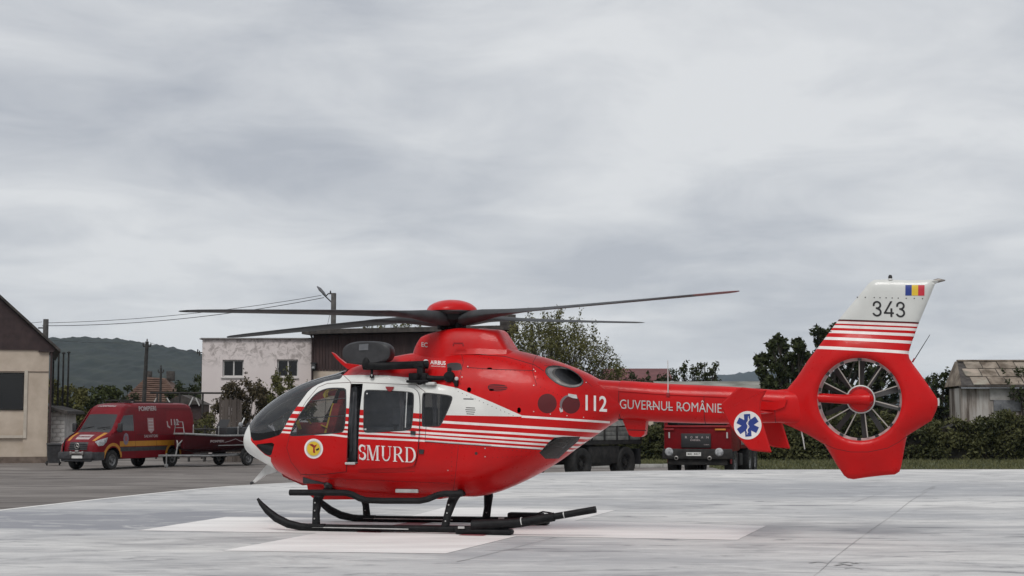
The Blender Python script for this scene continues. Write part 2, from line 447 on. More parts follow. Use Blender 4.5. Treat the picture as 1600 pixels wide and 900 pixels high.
# joints sawn into the pad
def pad_line(name, pxs, wd, m):
    q = [ground(*p) for p in densify(pxs, 14, False)]
    jit = [(p.x + random.uniform(-1, 1) * .012, p.y + random.uniform(-1, 1) * .02) for p in q]
    wds = [wd * random.uniform(.35, 1.2) for _ in jit]
    rb = ribbon(jit, wds); n = len(jit)
    raw(name, [(a, b_, .006) for a, b_ in rb], [(i, i + 1, 2 * n - 2 - i, 2 * n - 1 - i) for i in range(n - 1)], m, pad_o)
pad_line('expansion_joint', [(1268, 903), (1322, 858), (1376, 818), (1425, 782), (1462, 760)], .008, M_JOINT)
pad_line('expansion_joint', [(715, 878), (790, 860), (868, 839.5)], .016, M_JOINT)
pad_line('hairline_crack', [(1330, 787), (1400, 763), (1440, 768), (1460, 760)], .012, M_JOINT)
for cxp, cyp in ((1318, 884), (1334, 889), (1326, 880), (1345, 881), (1280, 880)):
    pad_line('scuff_mark', [(cxp - 14, cyp), (cxp, cyp - 1.5), (cxp + 15, cyp + .5)], .05, M_JOINT)

# kerb between yard and grass, turf strip with real blades
kb = MB(); x = 1.5
M_KERB = varied('concrete kerb', (.26, .255, .24), (.38, .375, .36), 3, .85)
kerb = tag(empty('kerb', (1.5, 66.5, YARD)), 'low pale concrete kerb along the grass behind the trucks', 'kerb')
ks = None
for i in range(7):
    if ks is None:
        ks = MB().box((.49, 0, .05), (.98, .14, .20), bev=.01).build('kerb_stone', M_KERB, kerb)
    else:
        o = ks.copy(); COL.objects.link(o); o.location = (i * 1.0, random.uniform(-.008, .008), random.uniform(-.008, .008))
sheet('grass_strip', [(1.0, 66.58), (8.6, 66.58), (8.6, 54), (70, 54), (70, 110), (-4, 110), (-2, 82)], YARD + .004, M_TURF)
n = 26000
gx = RNG.uniform(1.5, 34, n); gy = np.where(gx > 8.6, 60 + 18 * RNG.random(n), 66.7 + 12 * RNG.random(n)); gh = RNG.uniform(.05, .17, n); ga = RNG.uniform(0, 6.28, n); gw = RNG.uniform(.015, .035, n)
V = np.zeros((n, 3, 3)); V[:, 0] = np.c_[gx - np.cos(ga) * gw, gy - np.sin(ga) * gw, np.full(n, YARD)]; V[:, 1] = np.c_[gx + np.cos(ga) * gw, gy + np.sin(ga) * gw, np.full(n, YARD)]
V[:, 2] = np.c_[gx + RNG.normal(0, .05, n), gy + RNG.normal(0, .05, n), YARD + gh]
M_GRASS = varied('grass blades', (.055, .062, .022), (.120, .118, .050), .9, .9)
tag(raw('grass', V.reshape(-1, 3), np.arange(3 * n).reshape(-1, 3), M_GRASS), 'short patchy grass between the kerb and the hedge', 'grass', kind='stuff')

# ================================================================== HELICOPTER
YAW = R(-15.5); HO = Vector((-1.53, 22.55, 0.0))
heli = tag(empty('helicopter', HO, YAW), 'red and white rescue helicopter parked on the white cross of the concrete pad', 'helicopter')
HM = Matrix.Translation(HO) @ Matrix.Rotation(YAW, 4, 'Z'); HI = HM.inverted(); HR = HI.to_3x3(); HC = HI @ CAM
def hl(px, py, ly=0.0):
    """point of the plane y = ly of the helicopter that the pixel sees, in the helicopter's own axes (x to the tail, y to its right side, z up)"""
    d = HR @ ray(px, py); return HC + d * ((ly - HC.y) / d.y)
def hx(px): return hl(px, 652).x

# ---- body shape: every section is a rounded box whose top, bottom, width and squareness run along x
TOP = [(381, 688), (382.5, 680), (386, 671), (391, 663), (398, 654), (410, 641.5), (430, 626), (450, 613), (470, 602.5), (490, 594.5), (510, 588.5), (528, 584), (548, 577), (569, 570), (590, 563.5), (617, 557.5), (648, 552), (690, 548.5), (740, 546.5), (797, 547), (849, 558), (884, 569), (918, 583), (945, 598), (965, 611), (982, 622)]
BOT = [(381, 690), (382.5, 698), (386, 704.5), (391, 709.5), (400, 714.5), (420, 724), (440, 735), (455, 744), (470, 751.5), (490, 758), (520, 764), (560, 768), (600, 771), (650, 773.5), (700, 775), (745, 775.5), (772, 770.5), (800, 760), (830, 746), (870, 722.5), (900, 701), (930, 680), (955, 663), (982, 648)]
WID = [(381, 0), (382.5, .13), (386, .22), (391, .30), (400, .385), (420, .50), (450, .61), (480, .69), (520, .75), (560, .775), (620, .78), (760, .78), (800, .765), (840, .72), (880, .62), (915, .50), (945, .385), (970, .29), (982, .26)]
ZMD = [(381, 689), (391, 688), (420, 688), (470, 688), (600, 690), (760, 680), (850, 668), (920, 650), (982, 635)]
def nip(t_): return [(p[0] + 5.5 * max(0, (430 - p[0]) / 49.0) ** 1.3, p[1]) for p in t_]
TOP, BOT, WID, ZMD = nip(TOP), nip(BOT), nip(WID), nip(ZMD)
f_t = pchip([hx(p[0]) for p in TOP], [hl(*p).z for p in TOP]); f_b = pchip([hx(p[0]) for p in BOT], [hl(*p).z for p in BOT])
f_w2 = pchip([hx(p[0]) for p in WID], [p[1] ** 2 for p in WID]); f_m = pchip([hx(p[0]) for p in ZMD], [hl(*p).z for p in ZMD])
f_nu = pchip([hx(q) for q in (386.5, 420, 520, 600, 760, 900, 982)], [2, 2.05, 2.5, 2.7, 2.7, 2.4, 2.3])
f_nl = pchip([hx(q) for q in (386.5, 420, 520, 600, 760, 900, 982)], [2, 2.1, 2.6, 3.0, 2.9, 2.2, 2.3])
f_k = pchip([hx(q) for q in (386.5, 520, 560, 640, 690, 740, 982)], [0, 0, .15, .17, .13, 0, 0])
LEDGE = [(386.5, 640), (520, 588), (545, 585), (600, 585.5), (640, 589), (660, 594.5), (690, 600.5), (715, 606), (760, 624), (820, 650.5), (982, 660)]
f_l = pchip([hx(p[0]) for p in LEDGE], [hl(p[0], p[1], -.6).z for p in LEDGE])
X0, X1 = hx(386.5) + 1e-4, hx(982)
def pod_y(x, z):
    x = np.asarray(x, float); z = np.asarray(z, float); W = np.sqrt(np.maximum(f_w2(x), 0)); m = f_m(x)
    up = z >= m; h = np.where(up, f_t(x) - m, m - f_b(x)); n_ = np.where(up, f_nu(x), f_nl(x))
    r = np.clip(np.abs(z - m) / np.maximum(h, 1e-6), 0, 1); y = W * (1 - r ** n_) ** (1 / n_)
    s = np.clip((z - f_l(x) + .01) / .05, 0, 1); s = s * s * (3 - 2 * s)
    return y * (1 - f_k(x) * s)
def pod_b(x, z):
    x = np.asarray(x, float); z = np.asarray(z, float); m = f_m(x); up = z >= m
    h = np.where(up, f_t(x) - m, m - f_b(x)); n_ = np.where(up, f_nu(x), f_nl(x))
    r = np.clip(np.abs(z - m) / np.maximum(h, 1e-6), 0, 1); a = np.arcsin(r ** (n_ / 2))
    return np.where(up, a, -a) / (math.pi / 2) * 1.1
def pod_xyz(x, bq):
    x = np.asarray(x, float); a = np.asarray(bq, float) / 1.1 * (math.pi / 2); m = f_m(x); up = a >= 0
    h = np.where(up, f_t(x) - m, m - f_b(x)); n_ = np.where(up, f_nu(x), f_nl(x)); z = m + np.sign(a) * h * np.abs(np.sin(a)) ** (2 / n_)
    W = np.sqrt(np.maximum(f_w2(x), 0)); y = W * np.clip(np.cos(a), 0, 1) ** (2 / n_)
    s = np.clip((z - f_l(x) + .01) / .05, 0, 1); s = s * s * (3 - 2 * s)
    return np.stack([x, -y * (1 - f_k(x) * s), z], -1)
def podpt(px, py):
    y = -.6
    for _ in range(14):
        p = hl(px, py, y); y = .45 * y - .55 * float(pod_y(min(max(p.x, X0), X1), p.z))
    p = hl(px, py, y); x = min(max(p.x, X0), X1)
    return x, min(max(p.z, float(f_b(x))), float(f_t(x)))
def pod3(px, py, off=.004):
    x, z = podpt(px, py); return Vector((x, -float(pod_y(x, z)) - off, z))
def dom(pts, step=4, closed=True):
    o = []
    for q in densify(pts, step, closed):
        x, z = podpt(*q); o.append((x, float(pod_b(x, z))))
    return o
def zq(ox, oy, k, pts): return [(ox + a / k, oy + b_ / k) for a, b_ in pts]
BT = 1.0999
FRONTWIN = smooth_poly(zq(370, 570, 4.5, [(372, 497), (383, 460), (400, 425), (430, 365), (460, 320), (510, 250), (540, 215), (570, 190), (620, 167), (670, 160), (720, 160), (768, 164), (772, 200), (772, 300), (765, 400), (757, 462), (738, 478), (650, 487), (560, 493), (470, 500), (390, 503)]))
SLIDEWIN = smooth_poly(zq(540, 580, 5, [(147, 175), (160, 145), (200, 144), (350, 150), (490, 158), (536, 168), (541, 200), (537, 300), (525, 440), (505, 464), (350, 473), (190, 483), (150, 478), (143, 440), (145, 300)]))
REARWIN = smooth_poly(zq(540, 580, 5, [(597, 200), (604, 168), (640, 167), (720, 175), (790, 183), (834, 194), (835, 225), (800, 310), (760, 395), (738, 432), (705, 435), (640, 436), (598, 434), (595, 405), (595, 300)]))
DOORGAP = zq(370, 570, 4.5, [(806, 133), (892, 133), (885, 200), (871, 320), (863, 480), (858, 600), (856, 697), (777, 697), (779, 600), (785, 450), (793, 300), (800, 200)])
WS_EDGE = zq(370, 570, 4.5, [(94, 465), (98, 505), (115, 530), (180, 523), (240, 510), (305, 490), (318, 470), (345, 420), (380, 355), (420, 298), (445, 265), (470, 230), (500, 190), (530, 162), (570, 138), (620, 118), (680, 106), (722, 100), (735, 90), (742, 80)])
CHIN = smooth_poly(zq(370, 570, 4.5, [(130, 560), (190, 553), (267, 545), (252, 600), (240, 642), (200, 630), (160, 596)]))
def through_top(edge, x_end):
    d = dom(edge, 3, False); return d + [(d[-1][0], BT), (x_end, BT)]
ws = through_top(WS_EDGE, hx(389.5))
cap_e = dom([(391, 670), (392, 688), (397, 694), (405.5, 703), (414.5, 711), (423, 715), (423.5, 722)], 2, False)
nose = cap_e + [(cap_e[-1][0], -BT), (X0, -BT), (X0, BT), (hx(389.5), BT)]
white = dom([(438, 632), (466, 635), (485, 636.5), (540, 637.5), (564, 640), (650, 645.5), (697, 648.7), (760, 650), (817, 651), (822, 652), (770, 629), (715, 606.5), (690, 601), (660, 595), (640, 590), (600, 586.3), (560, 585.7), (536, 586.5), (520, 590), (490, 598), (460, 611), (440, 624)])
base_out = [(X0, -BT)] + [(X0 + (X1 - X0) * i / 160, -BT) for i in range(1, 161)] + [(X1, -BT + 2 * BT * i / 40) for i in range(1, 41)] + [(X1 - (X1 - X0) * i / 160, BT) for i in range(1, 161)] + [(X0, BT - 2 * BT * i / 40) for i in range(1, 40)]
tt = (np.arange(1, 150) / 150.0) ** 1.35
grid = [(X0 + (X1 - X0) * q, -BT + 2 * BT * j / 52) for q in tt for j in range(1, 52)]
grid = [(a + random.uniform(-1, 1) * 1e-4, b_ + random.uniform(-1, 1) * 1e-4) for a, b_ in grid]
FDOOR = [(452, 683), (462, 655), (478, 628), (497, 605), (512, 599), (548, 597.5), (548.5, 600), (546, 640), (543, 690), (541.5, 737), (500, 742), (470, 741), (455, 722), (448, 700)]
SDOOR = smooth_poly([(567, 600), (571, 599), (600, 601), (640, 605), (650, 608), (656, 616), (657, 640), (655, 690), (651, 722), (645, 730), (600, 731.5), (560, 733), (558.5, 728), (561, 690), (563, 650)], 1)
def bar(pts, wd): return dom(ribbon(densify(pts, 8, False), wd))
st_lines = [([(452, 644), (540, 649), (564, 651), (650, 656), (694, 659.5), (800, 666), (948, 675)], 4.0), ([(442, 654.3), (540, 660), (564, 662), (650, 667), (677, 670), (800, 677), (935, 686)], 3.6),
            ([(436, 661.6), (540, 668), (564, 670), (650, 675.5), (860, 689), (925, 693.5)], 3.4), ([(430, 668), (540, 674.4), (564, 676.7), (650, 681), (852, 695), (915, 700)], 3.2),
            ([(426, 674), (480, 678), (520, 679.5), (540, 682), (564, 684), (650, 688), (847, 701), (908, 705.5)], 3.0), ([(815, 650.8), (880, 655), (953, 660)], 3.4)]
regs = [('white', white)]
regs += [('stripe', bar(l, w_)) for l, w_ in st_lines]
# the film ends at the lower edge of the front door window, ahead of it the pillar alone carries the bars
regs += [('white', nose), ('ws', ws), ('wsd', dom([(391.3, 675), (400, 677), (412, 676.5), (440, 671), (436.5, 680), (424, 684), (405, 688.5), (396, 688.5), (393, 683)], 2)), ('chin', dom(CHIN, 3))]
regs += [('red', dom([(393, 690), (405, 689.5), (424, 684), (438, 680.5), (437, 684), (424, 690.5), (400, 693), (396, 693)], 3))]
def seam(pts, wd=.9): return ('seam', dom(ribbon(densify(pts, 6, False), wd)))
regs += [seam([(536, 585.5), (548, 597), (650, 601.5), (664, 612), (667, 650), (664, 690)], .8), seam([(707, 775), (712, 740), (716, 700)], .6), seam([(664, 690), (700, 693), (850, 703)], .9),
         seam([(720, 548), (724, 566), (714, 604)], .7), seam([(729, 574), (770, 577), (834, 579)], 1.0), seam([(737, 553), (790, 557), (835, 570), (850, 580)], 1.0), seam([(838, 556), (833, 566), (832, 580), (838, 600)], .7), seam([(470, 741), (520, 748), (600, 751), (700, 755)], .5),
         seam([(850, 571), (872, 573), (905, 585), (925, 604)], .6), seam([(560, 737.5), (600, 738), (648, 737)], .6)]
regs += [('vent', dom(smooth_poly([(699, 567), (719, 566.5), (722, 573), (720, 579), (701, 579), (698, 573)]), 2))]
for yy in (570, 573.3, 576.6): regs.append(('seam', bar([(700, 571.5 + yy - 571.5), (720, yy)], .7)))
regs += [('ventred', dom(smooth_poly([(762, 601), (775, 600), (792, 602), (793, 609), (780, 612), (763, 610)]), 2))]
for yy in (603, 606, 609): regs.append(('red', bar([(764, yy), (792, yy + .8)], .8)))
regs += [('black', bar([(724, 623.3), (740, 623.6)], 1.8))] + [('black', bar([(727 + abs(k - 1) * 1.0, 637 + k * 3.2), (743 - abs(k - 1) * 1, 637.6 + k * 3.2)], 1.3)) for k in range(4)]
regs += [('black', dom(circle(q[0], q[1], q[2]), 2)) for q in ((744, 708.5, 2.4), (659, 706, 2.6))]
regs += [('cap', dom(circle(855, 630.5, 15, 15.5), 3)), ('cap', dom(circle(892, 631.5, 14.5, 15), 3))]
regs += [('hole', dom(circle(*q, n=14), 2)) for q in ((765, 575.8, 4, 1.6), (768, 609.4, 4, 1.6), (811, 641, 3, 4.5), (733, 609, 3.4, 4))]
EXH = [(853, 577), (857, 573), (868, 571.5), (885, 575), (900, 583), (911, 594), (910, 600), (902, 604.5), (888, 605), (872, 600), (860, 591), (853, 583)]
EXH = smooth_poly(EXH)
regs += [('rim', dom(offset_poly(EXH, 1.2), 2)), ('hole', dom(EXH, 2))]
CLAM = zq(640, 620, 4, [(815, 350), (870, 288), (905, 258), (960, 252), (1062, 252), (1050, 277), (985, 332), (930, 384), (850, 385)])
regs += [('rim', dom(offset_poly(CLAM, .7), 3)), ('clam', dom(CLAM, 3))]
regs += [('F', dom(FDOOR)), ('fdoor_seam', dom(ribbon(densify(FDOOR + FDOOR[:1], 4, False), .9)))]
SEALW = 2.0
n_before = len(regs)
regs += [('seal', dom(FRONTWIN, 3)), ('fwin', dom(offset_poly(FRONTWIN, -SEALW), 3))]
regs += [('fbar', bar([(487, 626.5), (540, 622.5)], 1.7)), ('fbar', bar([(467, 654), (538, 649.5)], 1.6)), ('fbar', bar([(510, 612), (508, 652)], 1.0))]
regs += [('hole', dom(DOORGAP, 3))]
regs += [('seal', dom(REARWIN, 3)), ('rwin', dom(offset_poly(REARWIN, -SEALW), 3))]
# layers laid over a door keep their own colour: doors are cut out by outline, colours by layer
P, T, key = cdt_regions(base_out, grid, [('S', dom(SDOOR))] + [('W', dom(SLIDEWIN, 3)), ('W2', dom(offset_poly(SLIDEWIN, -SEALW), 3))] + regs, 'red')
C2 = P[T].mean(1)
def relabel(rs):
    k = np.array(['red'] * len(T), dtype=object)
    for kk, p in rs: k[inside(p, C2[:, 0], C2[:, 1])] = kk
    return k
col = relabel([r for r in regs if r[0] not in ('F',)])
in_f = inside(dom(FDOOR), C2[:, 0], C2[:, 1]); in_s = inside(dom(SDOOR), C2[:, 0], C2[:, 1])
in_sw = inside(dom(SLIDEWIN, 3), C2[:, 0], C2[:, 1]); in_sw2 = inside(dom(offset_poly(SLIDEWIN, -SEALW), 3), C2[:, 0], C2[:, 1])
col[in_sw & (col != 'hole')] = 'seal'; col[in_sw2 & (col != 'hole')] = 'swin'
P3 = pod_xyz(P[:, 0], P[:, 1])
KM = {'red': RED, 'white': WHITE, 'stripe': STRIPE, 'seam': SEAM, 'vent': BLACK, 'ventred': SEAM, 'black': BLACK, 'cap': CAPRED, 'rim': BLACK, 'seal': BLACK, 'fdoor_seam': SEAM,
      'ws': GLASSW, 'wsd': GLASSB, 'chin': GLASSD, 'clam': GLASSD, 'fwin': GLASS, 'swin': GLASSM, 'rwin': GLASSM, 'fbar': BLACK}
glassy = np.isin(col, ['ws', 'wsd', 'chin', 'clam', 'fwin', 'swin', 'rwin', 'hole', 'fbar'])
MIR = (1, -1, 1)
shell = ~glassy & ~in_s & ~in_f
fus = part_from('fuselage', P3, T, shell, KM, col, heli, 40, MIR)
# the sides away from the camera: the closed right-hand doors are plain skin
part_from('door_skin', P3 * np.array(MIR), T, (in_s | in_f) & ~glassy | (col == 'hole') & (C2[:, 0] < hx(700)), {**KM, 'hole': WHITE}, col, fus, 40, None, True)
fd = part_from('front_door', P3 - np.array([0, .006, 0]), T, in_f & ~glassy, KM, col, heli, 40)
part_from('window', P3 - np.array([0, .002, 0]), T, col == 'fwin', KM, col, fd, 40)
part_from('window_bar', P3 - np.array([0, .008, 0]), T, col == 'fbar', KM, col, fd, 40)
sd = part_from('sliding_door', P3 - np.array([0, .030, 0]), T, in_s & ~glassy, KM, col, heli, 40)
tag(sd, 'white and red sliding door pushed slightly back')
part_from('window', P3 - np.array([0, .026, 0]), T, col == 'swin', KM, col, sd, 40)
def pane(name, k, both=True):
    part_from(name, P3 * np.array([1, .996, 1]), T, col == k, KM, col, heli, 40)
    return part_from(name, P3 * np.array([1, -.996, 1]), T, col == k, KM, col, heli, 40, None, True)
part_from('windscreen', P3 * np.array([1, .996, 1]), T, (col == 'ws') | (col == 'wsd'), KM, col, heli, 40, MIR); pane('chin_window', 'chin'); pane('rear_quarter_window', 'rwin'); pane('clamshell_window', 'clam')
part_from('side_window', P3 * np.array(MIR), T, (col == 'fwin') | (col == 'fbar') | (col == 'swin'), {**KM, 'fwin': GLASS, 'swin': GLASSD}, col, heli, 40, None, True)
# sliding door details
def plate(name, pts, off, thick, m, parent, fn=pod3):
    f_ = [fn(x_, y_, off + thick) for x_, y_ in pts]; bk = [fn(x_, y_, off) for x_, y_ in pts]; n_ = len(pts)
    return raw(name, f_ + bk, [tuple(range(n_)), tuple(range(2 * n_ - 1, n_ - 1, -1))] + [(i, (i + 1) % n_, (i + 1) % n_ + n_, i + n_) for i in range(n_)], m, parent, recalc=True)
plate('emergency_handle', zq(540, 580, 5, [(320, 120), (385, 122), (380, 140), (362, 158), (345, 158), (326, 138)]), .034, .012, RED2, sd)
plate('door_handle', [(643, 673), (651, 674), (650, 680), (643, 679)], .034, .015, BLACK, sd)
plate('window_frame', [(636.5, 613), (638.2, 613), (635.5, 668), (634, 668)], .034, .006, LTGREY, sd)
plate('window_latch', [(574, 614), (576, 614), (576, 616), (574, 616)], .034, .006, LTGREY, sd); plate('window_latch', [(571, 669.5), (574, 669.5), (574, 672), (571, 672)], .034, .006, LTGREY, sd)
plate('door_rail', [(664, 688.2), (760, 694.5), (848, 701.5), (848, 703), (760, 696), (664, 689.7)], .002, .012, LTGREY, fus)
plate('door_latch', [(655, 702), (663, 702.5), (662, 709.5), (655, 709)], .003, .012, BLACK, fus)

# ---- lettering and badges on the body
def pd(off): return lambda px, py: pod3(px, py, off)
def stroke_text(name, glyphs, P0, sx, sy, slope, to, m, parent):
    mb = MB(); q = 0
    for ox, strokes in glyphs:
        for st_ in strokes:
            poly = st_; q += 1
            V = [to(P0[0] + (ox + a) * sx, P0[1] + (ox + a) * sx * slope - b_ * sy) for a, b_ in poly]
            mb.add([Vector(p) + Vector((0, -.0004 * (q % 5), 0)) for p in V], [tuple(range(len(V)))])
    me = bpy.data.meshes.new(name); me.from_pydata(mb.v, [], mb.f); return link_mesh(name, me, m, parent)
def arc(cx_, cy_, rx, ry, a0, a1, w0, w1, n_=14):
    """crescent stroke whose weight swells from w0 at the ends to w1 in the middle"""
    quads = []
    pts = []
    for i in range(n_ + 1):
        k = i / n_; a = R(a0 + (a1 - a0) * k); wt = w0 + (w1 - w0) * math.sin(math.pi * k)
        pts.append((cx_ + (rx + wt / 2) * math.cos(a), cy_ + (ry + wt / 2) * math.sin(a), cx_ + (rx - wt / 2) * math.cos(a), cy_ + (ry - wt / 2) * math.sin(a)))
    for i in range(n_):
        a, b_ = pts[i], pts[i + 1]; quads.append([(a[0], a[1]), (b_[0], b_[1]), (b_[2], b_[3]), (a[2], a[3])])
    return quads
def rect(x0, y0, x1, y1): return [(x0, y0), (x1, y0), (x1, y1), (x0, y1)]
def par(x0, y0, x1, y1, wd): return [(x0 - wd / 2, y0), (x0 + wd / 2, y0), (x1 + wd / 2, y1), (x1 - wd / 2, y1)]
SF = .045
gS = arc(.30, .74, .215, .215, 35, 255, .06, .15) + arc(.30, .27, .225, .225, -150, 85, .06, .16) + [rect(.49, .66, .53, .98), rect(.05, .02, .09, .35)]
gM = [rect(.06, 0, .11, 1), par(.16, 1, .46, 0, .15), par(.76, 1, .46, 0, .06), rect(.76, 0, .90, 1), rect(0, 0, .20, SF), rect(.66, 0, 1.0, SF), rect(0, 1 - SF, .2, 1), rect(.74, 1 - SF, 1.0, 1)]
gU = [rect(.08, .32, .22, 1), rect(.66, .32, .71, 1), rect(0, 1 - SF, .32, 1), rect(.54, 1 - SF, .82, 1)] + arc(.395, .32, .25, .28, 180, 360, .09, .09)
gR = [rect(.08, 0, .22, 1), rect(0, 0, .32, SF), rect(0, 1 - SF, .40, 1), par(.42, .46, .76, 0, .15), rect(.66, 0, .86, SF), rect(.2, .46, .42, .46 + SF)] + arc(.38, .74, .24, .235, -90, 90, .05, .15)
gD = [rect(.08, 0, .22, 1), rect(0, 0, .40, SF), rect(0, 1 - SF, .40, 1)] + arc(.36, .5, .40, .478, -90, 90, .05, .16)
pos = 0; gl = []
for g, wd in ((gS, .62), (gM, 1.08), (gU, .90), (gR, .90), (gD, .86)):
    gl.append((pos, g)); pos += wd + .03
stroke_text('lettering', gl, (561.5, 718.0), 90.5 / pos, 23.5, .055, pd(.036), WMARK, sd)
lettering('lettering', '112', (915, 640.5), (948.5, 643), 23.5, pd(.004), WMARK, fus, .018)
lettering('lettering', 'AIRBUS', (672.5, 568.8), (696.5, 570.3), 6.0, pd(.006), WMARK, fus, .02)
lettering('lettering', 'HELICOPTERS', (674, 572.8), (696, 573.8), 1.8, pd(.006), WMARK, fus)
plate('maker_badge', circle(665.5, 565.5, 4.2, 4.2, 14), .002, .004, WMARK, fus); plate('badge_stripe', [(661, 563.4), (669.6, 566.4), (670, 568), (661, 565.4)], .007, .001, BMARK, fus)
# telephone handset drawn over the second cap
stroke_text('handset_mark', [(0, arc(893, -633, 16.5, 15.5, 100, 205, 2.0, 4.0))], (0, 0), 1, 1, 0, pd(.005), flat('grey print', (.16, .12, .13), .5), fus)
for q in ([(888, -615), (901, -617), (902.5, -623), (895, -622), (888, -619)], [(874, -637), (879, -638), (880, -643), (876, -644.5), (874.5, -641)]): stroke_text('handset_tip', [(0, [q])], (0, 0), 1, 1, 0, pd(.006), LTGREY, fus)
# round service badge on the front door
def disc(name, c_, r_, off, m, parent, fn, n_=28, ry=None): return plate(name, circle(c_[0], c_[1], r_, ry, n_), off, .0012, m, parent, fn)
disc('badge', (490.5, 701), 14.6, .008, WMARK, fd, pod3, 28, 15.6); disc('badge_ring', (490.5, 701), 11.8, .0095, LTGREY, fd, pod3, 28, 12.6); disc('badge_field', (490.5, 701), 10.4, .011, YEL, fd, pod3, 28, 11.2)
plate('badge_emblem', [(483.5, 694.5), (488, 693.5), (492, 696), (496, 694), (494, 698), (492, 700), (493, 708), (489.5, 707), (490, 699)], .0126, .001, SEATRED, fd); plate('badge_emblem', [(494, 702), (499, 699.5), (499, 702.5), (495, 704.5)], .0126, .001, BMARK, fd)
# small fasteners and placards
for q in ((834, 577), (836.5, 580), (731, 572.5), (722, 589), (916, 597.5), (834, 643), (860, 647), (886, 649.5), (912, 652), (758, 700.5), (758, 713.5), (834, 602), (700, 735)):
    disc('fastener', q, .9, .003, LTGREY, fus, pod3, 8)

rv = MB()
for line in ([(724, 556), (720, 600)], [(732, 576), (834, 581)], [(845, 566), (838, 600)], [(838, 602), (950, 652)], [(667, 694), (850, 707)], [(706, 700), (706, 772)], [(716, 612), (815, 655)], [(600, 752), (700, 756)], [(742, 556), (835, 574)], [(470, 743), (540, 751)], [(770, 715), (845, 712)]):
    for q in densify(line, 7, False):
        c_ = pod3(q[0], q[1], .0015); rv.add([c_ + Vector((.006 * math.cos(a), 0, .006 * math.sin(a))) for a in np.linspace(0, 2 * math.pi, 7)[:-1]], [tuple(range(6))])
me = bpy.data.meshes.new('rivets'); me.from_pydata(rv.v, [], rv.f); link_mesh('rivets', me, SEAM, fus)['kind'] = 'stuff'
# ---- exhaust: a short oval pipe sunk into the cowling
ex = [podpt(*q) for q in densify(EXH, 3)]; rings = []
ec = Vector((np.mean([p[0] for p in ex]), 0, np.mean([p[1] for p in ex])))
for dep, k, dx in ((.0, 1.0, 0), (.03, .985, -.012), (.05, .80, -.03), (.10, .78, -.05), (.34, .62, -.16)):
    rings.append([Vector((ec.x + (p[0] - ec.x) * k + dx * -1.0, -float(pod_y(p[0], p[1])) + dep, ec.z + (p[1] - ec.z) * k)) for p in ex])
n_ = len(ex); V = [v_ for r_ in rings for v_ in r_]
Fc = [(i * n_ + j, i * n_ + (j + 1) % n_, (i + 1) * n_ + (j + 1) % n_, (i + 1) * n_ + j) for i in range(4) for j in range(n_)]
fm = [0] * n_ + [1] * n_ + [0] * n_ + [2] * n_
exo = raw('exhaust_pipe', V + [], Fc + [tuple(range(4 * n_, 5 * n_))], [METALD, METAL, DARKTRIM], heli, 40, fm + [2])

# ---- cabin: floor, bulkhead, two front seats with yellow belts, panel, rear equipment
xa, xb = hx(452), hx(712)
cab = MB()
fz = .62
prof_x = np.linspace(hx(535), hx(716), 14); fl = [(x_, float(pod_y(x_, max(fz, float(f_b(x_)) + .05))) - .03) for x_ in prof_x]
cab.prism([(x_, -y_) for x_, y_ in fl] + [(x_, y_) for x_, y_ in fl[::-1]], fz - .02, fz, plane='xy')
xq = hx(712); zz = np.linspace(fz, float(f_l(xq)) + .2, 10); side = [(float(pod_y(xq, z_)) - .03, z_) for z_ in zz]
cab.prism([(-y_, z_) for y_, z_ in side] + [(y_, z_) for y_, z_ in side[::-1]], xq, xq + .03, plane='yz')
cabin = cab.build('cabin', DARKTRIM, heli)
rf = MB(); zr = 2.12
rl = [(x_, max(.05, float(pod_y(x_, zr)) - .06)) for x_ in np.linspace(hx(520), hx(712), 8)]
rf.prism([(x_, -y_) for x_, y_ in rl] + [(x_, y_) for x_, y_ in rl[::-1]], zr, zr + .02, plane='xy'); rf.build('ceiling_liner', GREYTRIM, cabin)
def seat(ly, px):
    x_ = hl(px, 650, ly).x; mb = MB(); ry = Matrix.Rotation(R(-14), 3, 'Y')
    mb.box((x_ - .02, ly, 1.42), (.14, .48, .78), Matrix.Rotation(R(14), 3, 'Y'), bev=.05); mb.box((x_ + .10, ly, 1.88), (.11, .28, .22), Matrix.Rotation(R(14), 3, 'Y'), bev=.04)
    mb.box((x_ - .32, ly, 1.02), (.52, .50, .14), Matrix.Rotation(R(6), 3, 'Y'), bev=.04); s_ = mb.build('seat', SEATRED, heli)
    fr = MB(); fr.box((x_ - .3, ly, .80), (.34, .36, .32), bev=.02).build('seat_base', DARKTRIM, s_)
    bl = MB()
    for q in (-.12, .12): bl.tube([(x_ - .02, ly + q, 1.80), (x_ - .135, ly + q * .8, 1.42), (x_ - .26, ly + q * .7, 1.11)], .022, 6, flat_=.3)
    bl.tube([(x_ - .24, ly - .26, 1.10), (x_ - .28, ly, 1.14), (x_ - .24, ly + .26, 1.10)], .022, 6, flat_=.3); bl.build('seat_belt', STRAPY, s_)
seat(-.36, 528); seat(.36, 536)
gp_ = MB(); ga, gb = hl(545.5, 604, -.50), hl(557, 722, -.50); gp_.box(((ga.x + gb.x) / 2, -.48, (ga.z + gb.z) / 2), (gb.x - ga.x, .06, ga.z - gb.z), bev=.02); gp_.tube([hl(553, 612, -.56), hl(550, 660, -.56), hl(548, 705, -.56)], .018, 6); gp_.build('door_pillar', GREYTRIM, heli)
kit = MB(); pa, pb2 = hl(463, 672, -.42), hl(528, 672, -.42); kit.box(((pa.x + pb2.x) / 2, -.40, hl(500, 676, -.42).z), (pb2.x - pa.x, .10, .30), bev=.04); kit = kit.build('seat_cover', SEATRED, heli)
for (ax, ay, bx, by) in ((464, 657, 469, 671), (481, 655.5, 486, 662), (502, 664, 520, 673)):
    MB().tube([hl(ax, ay, -.462), hl(bx, by, -.462)], .028, 6, flat_=.3).build('strap', STRAPY, kit)
dp = MB(); xd = hx(468)
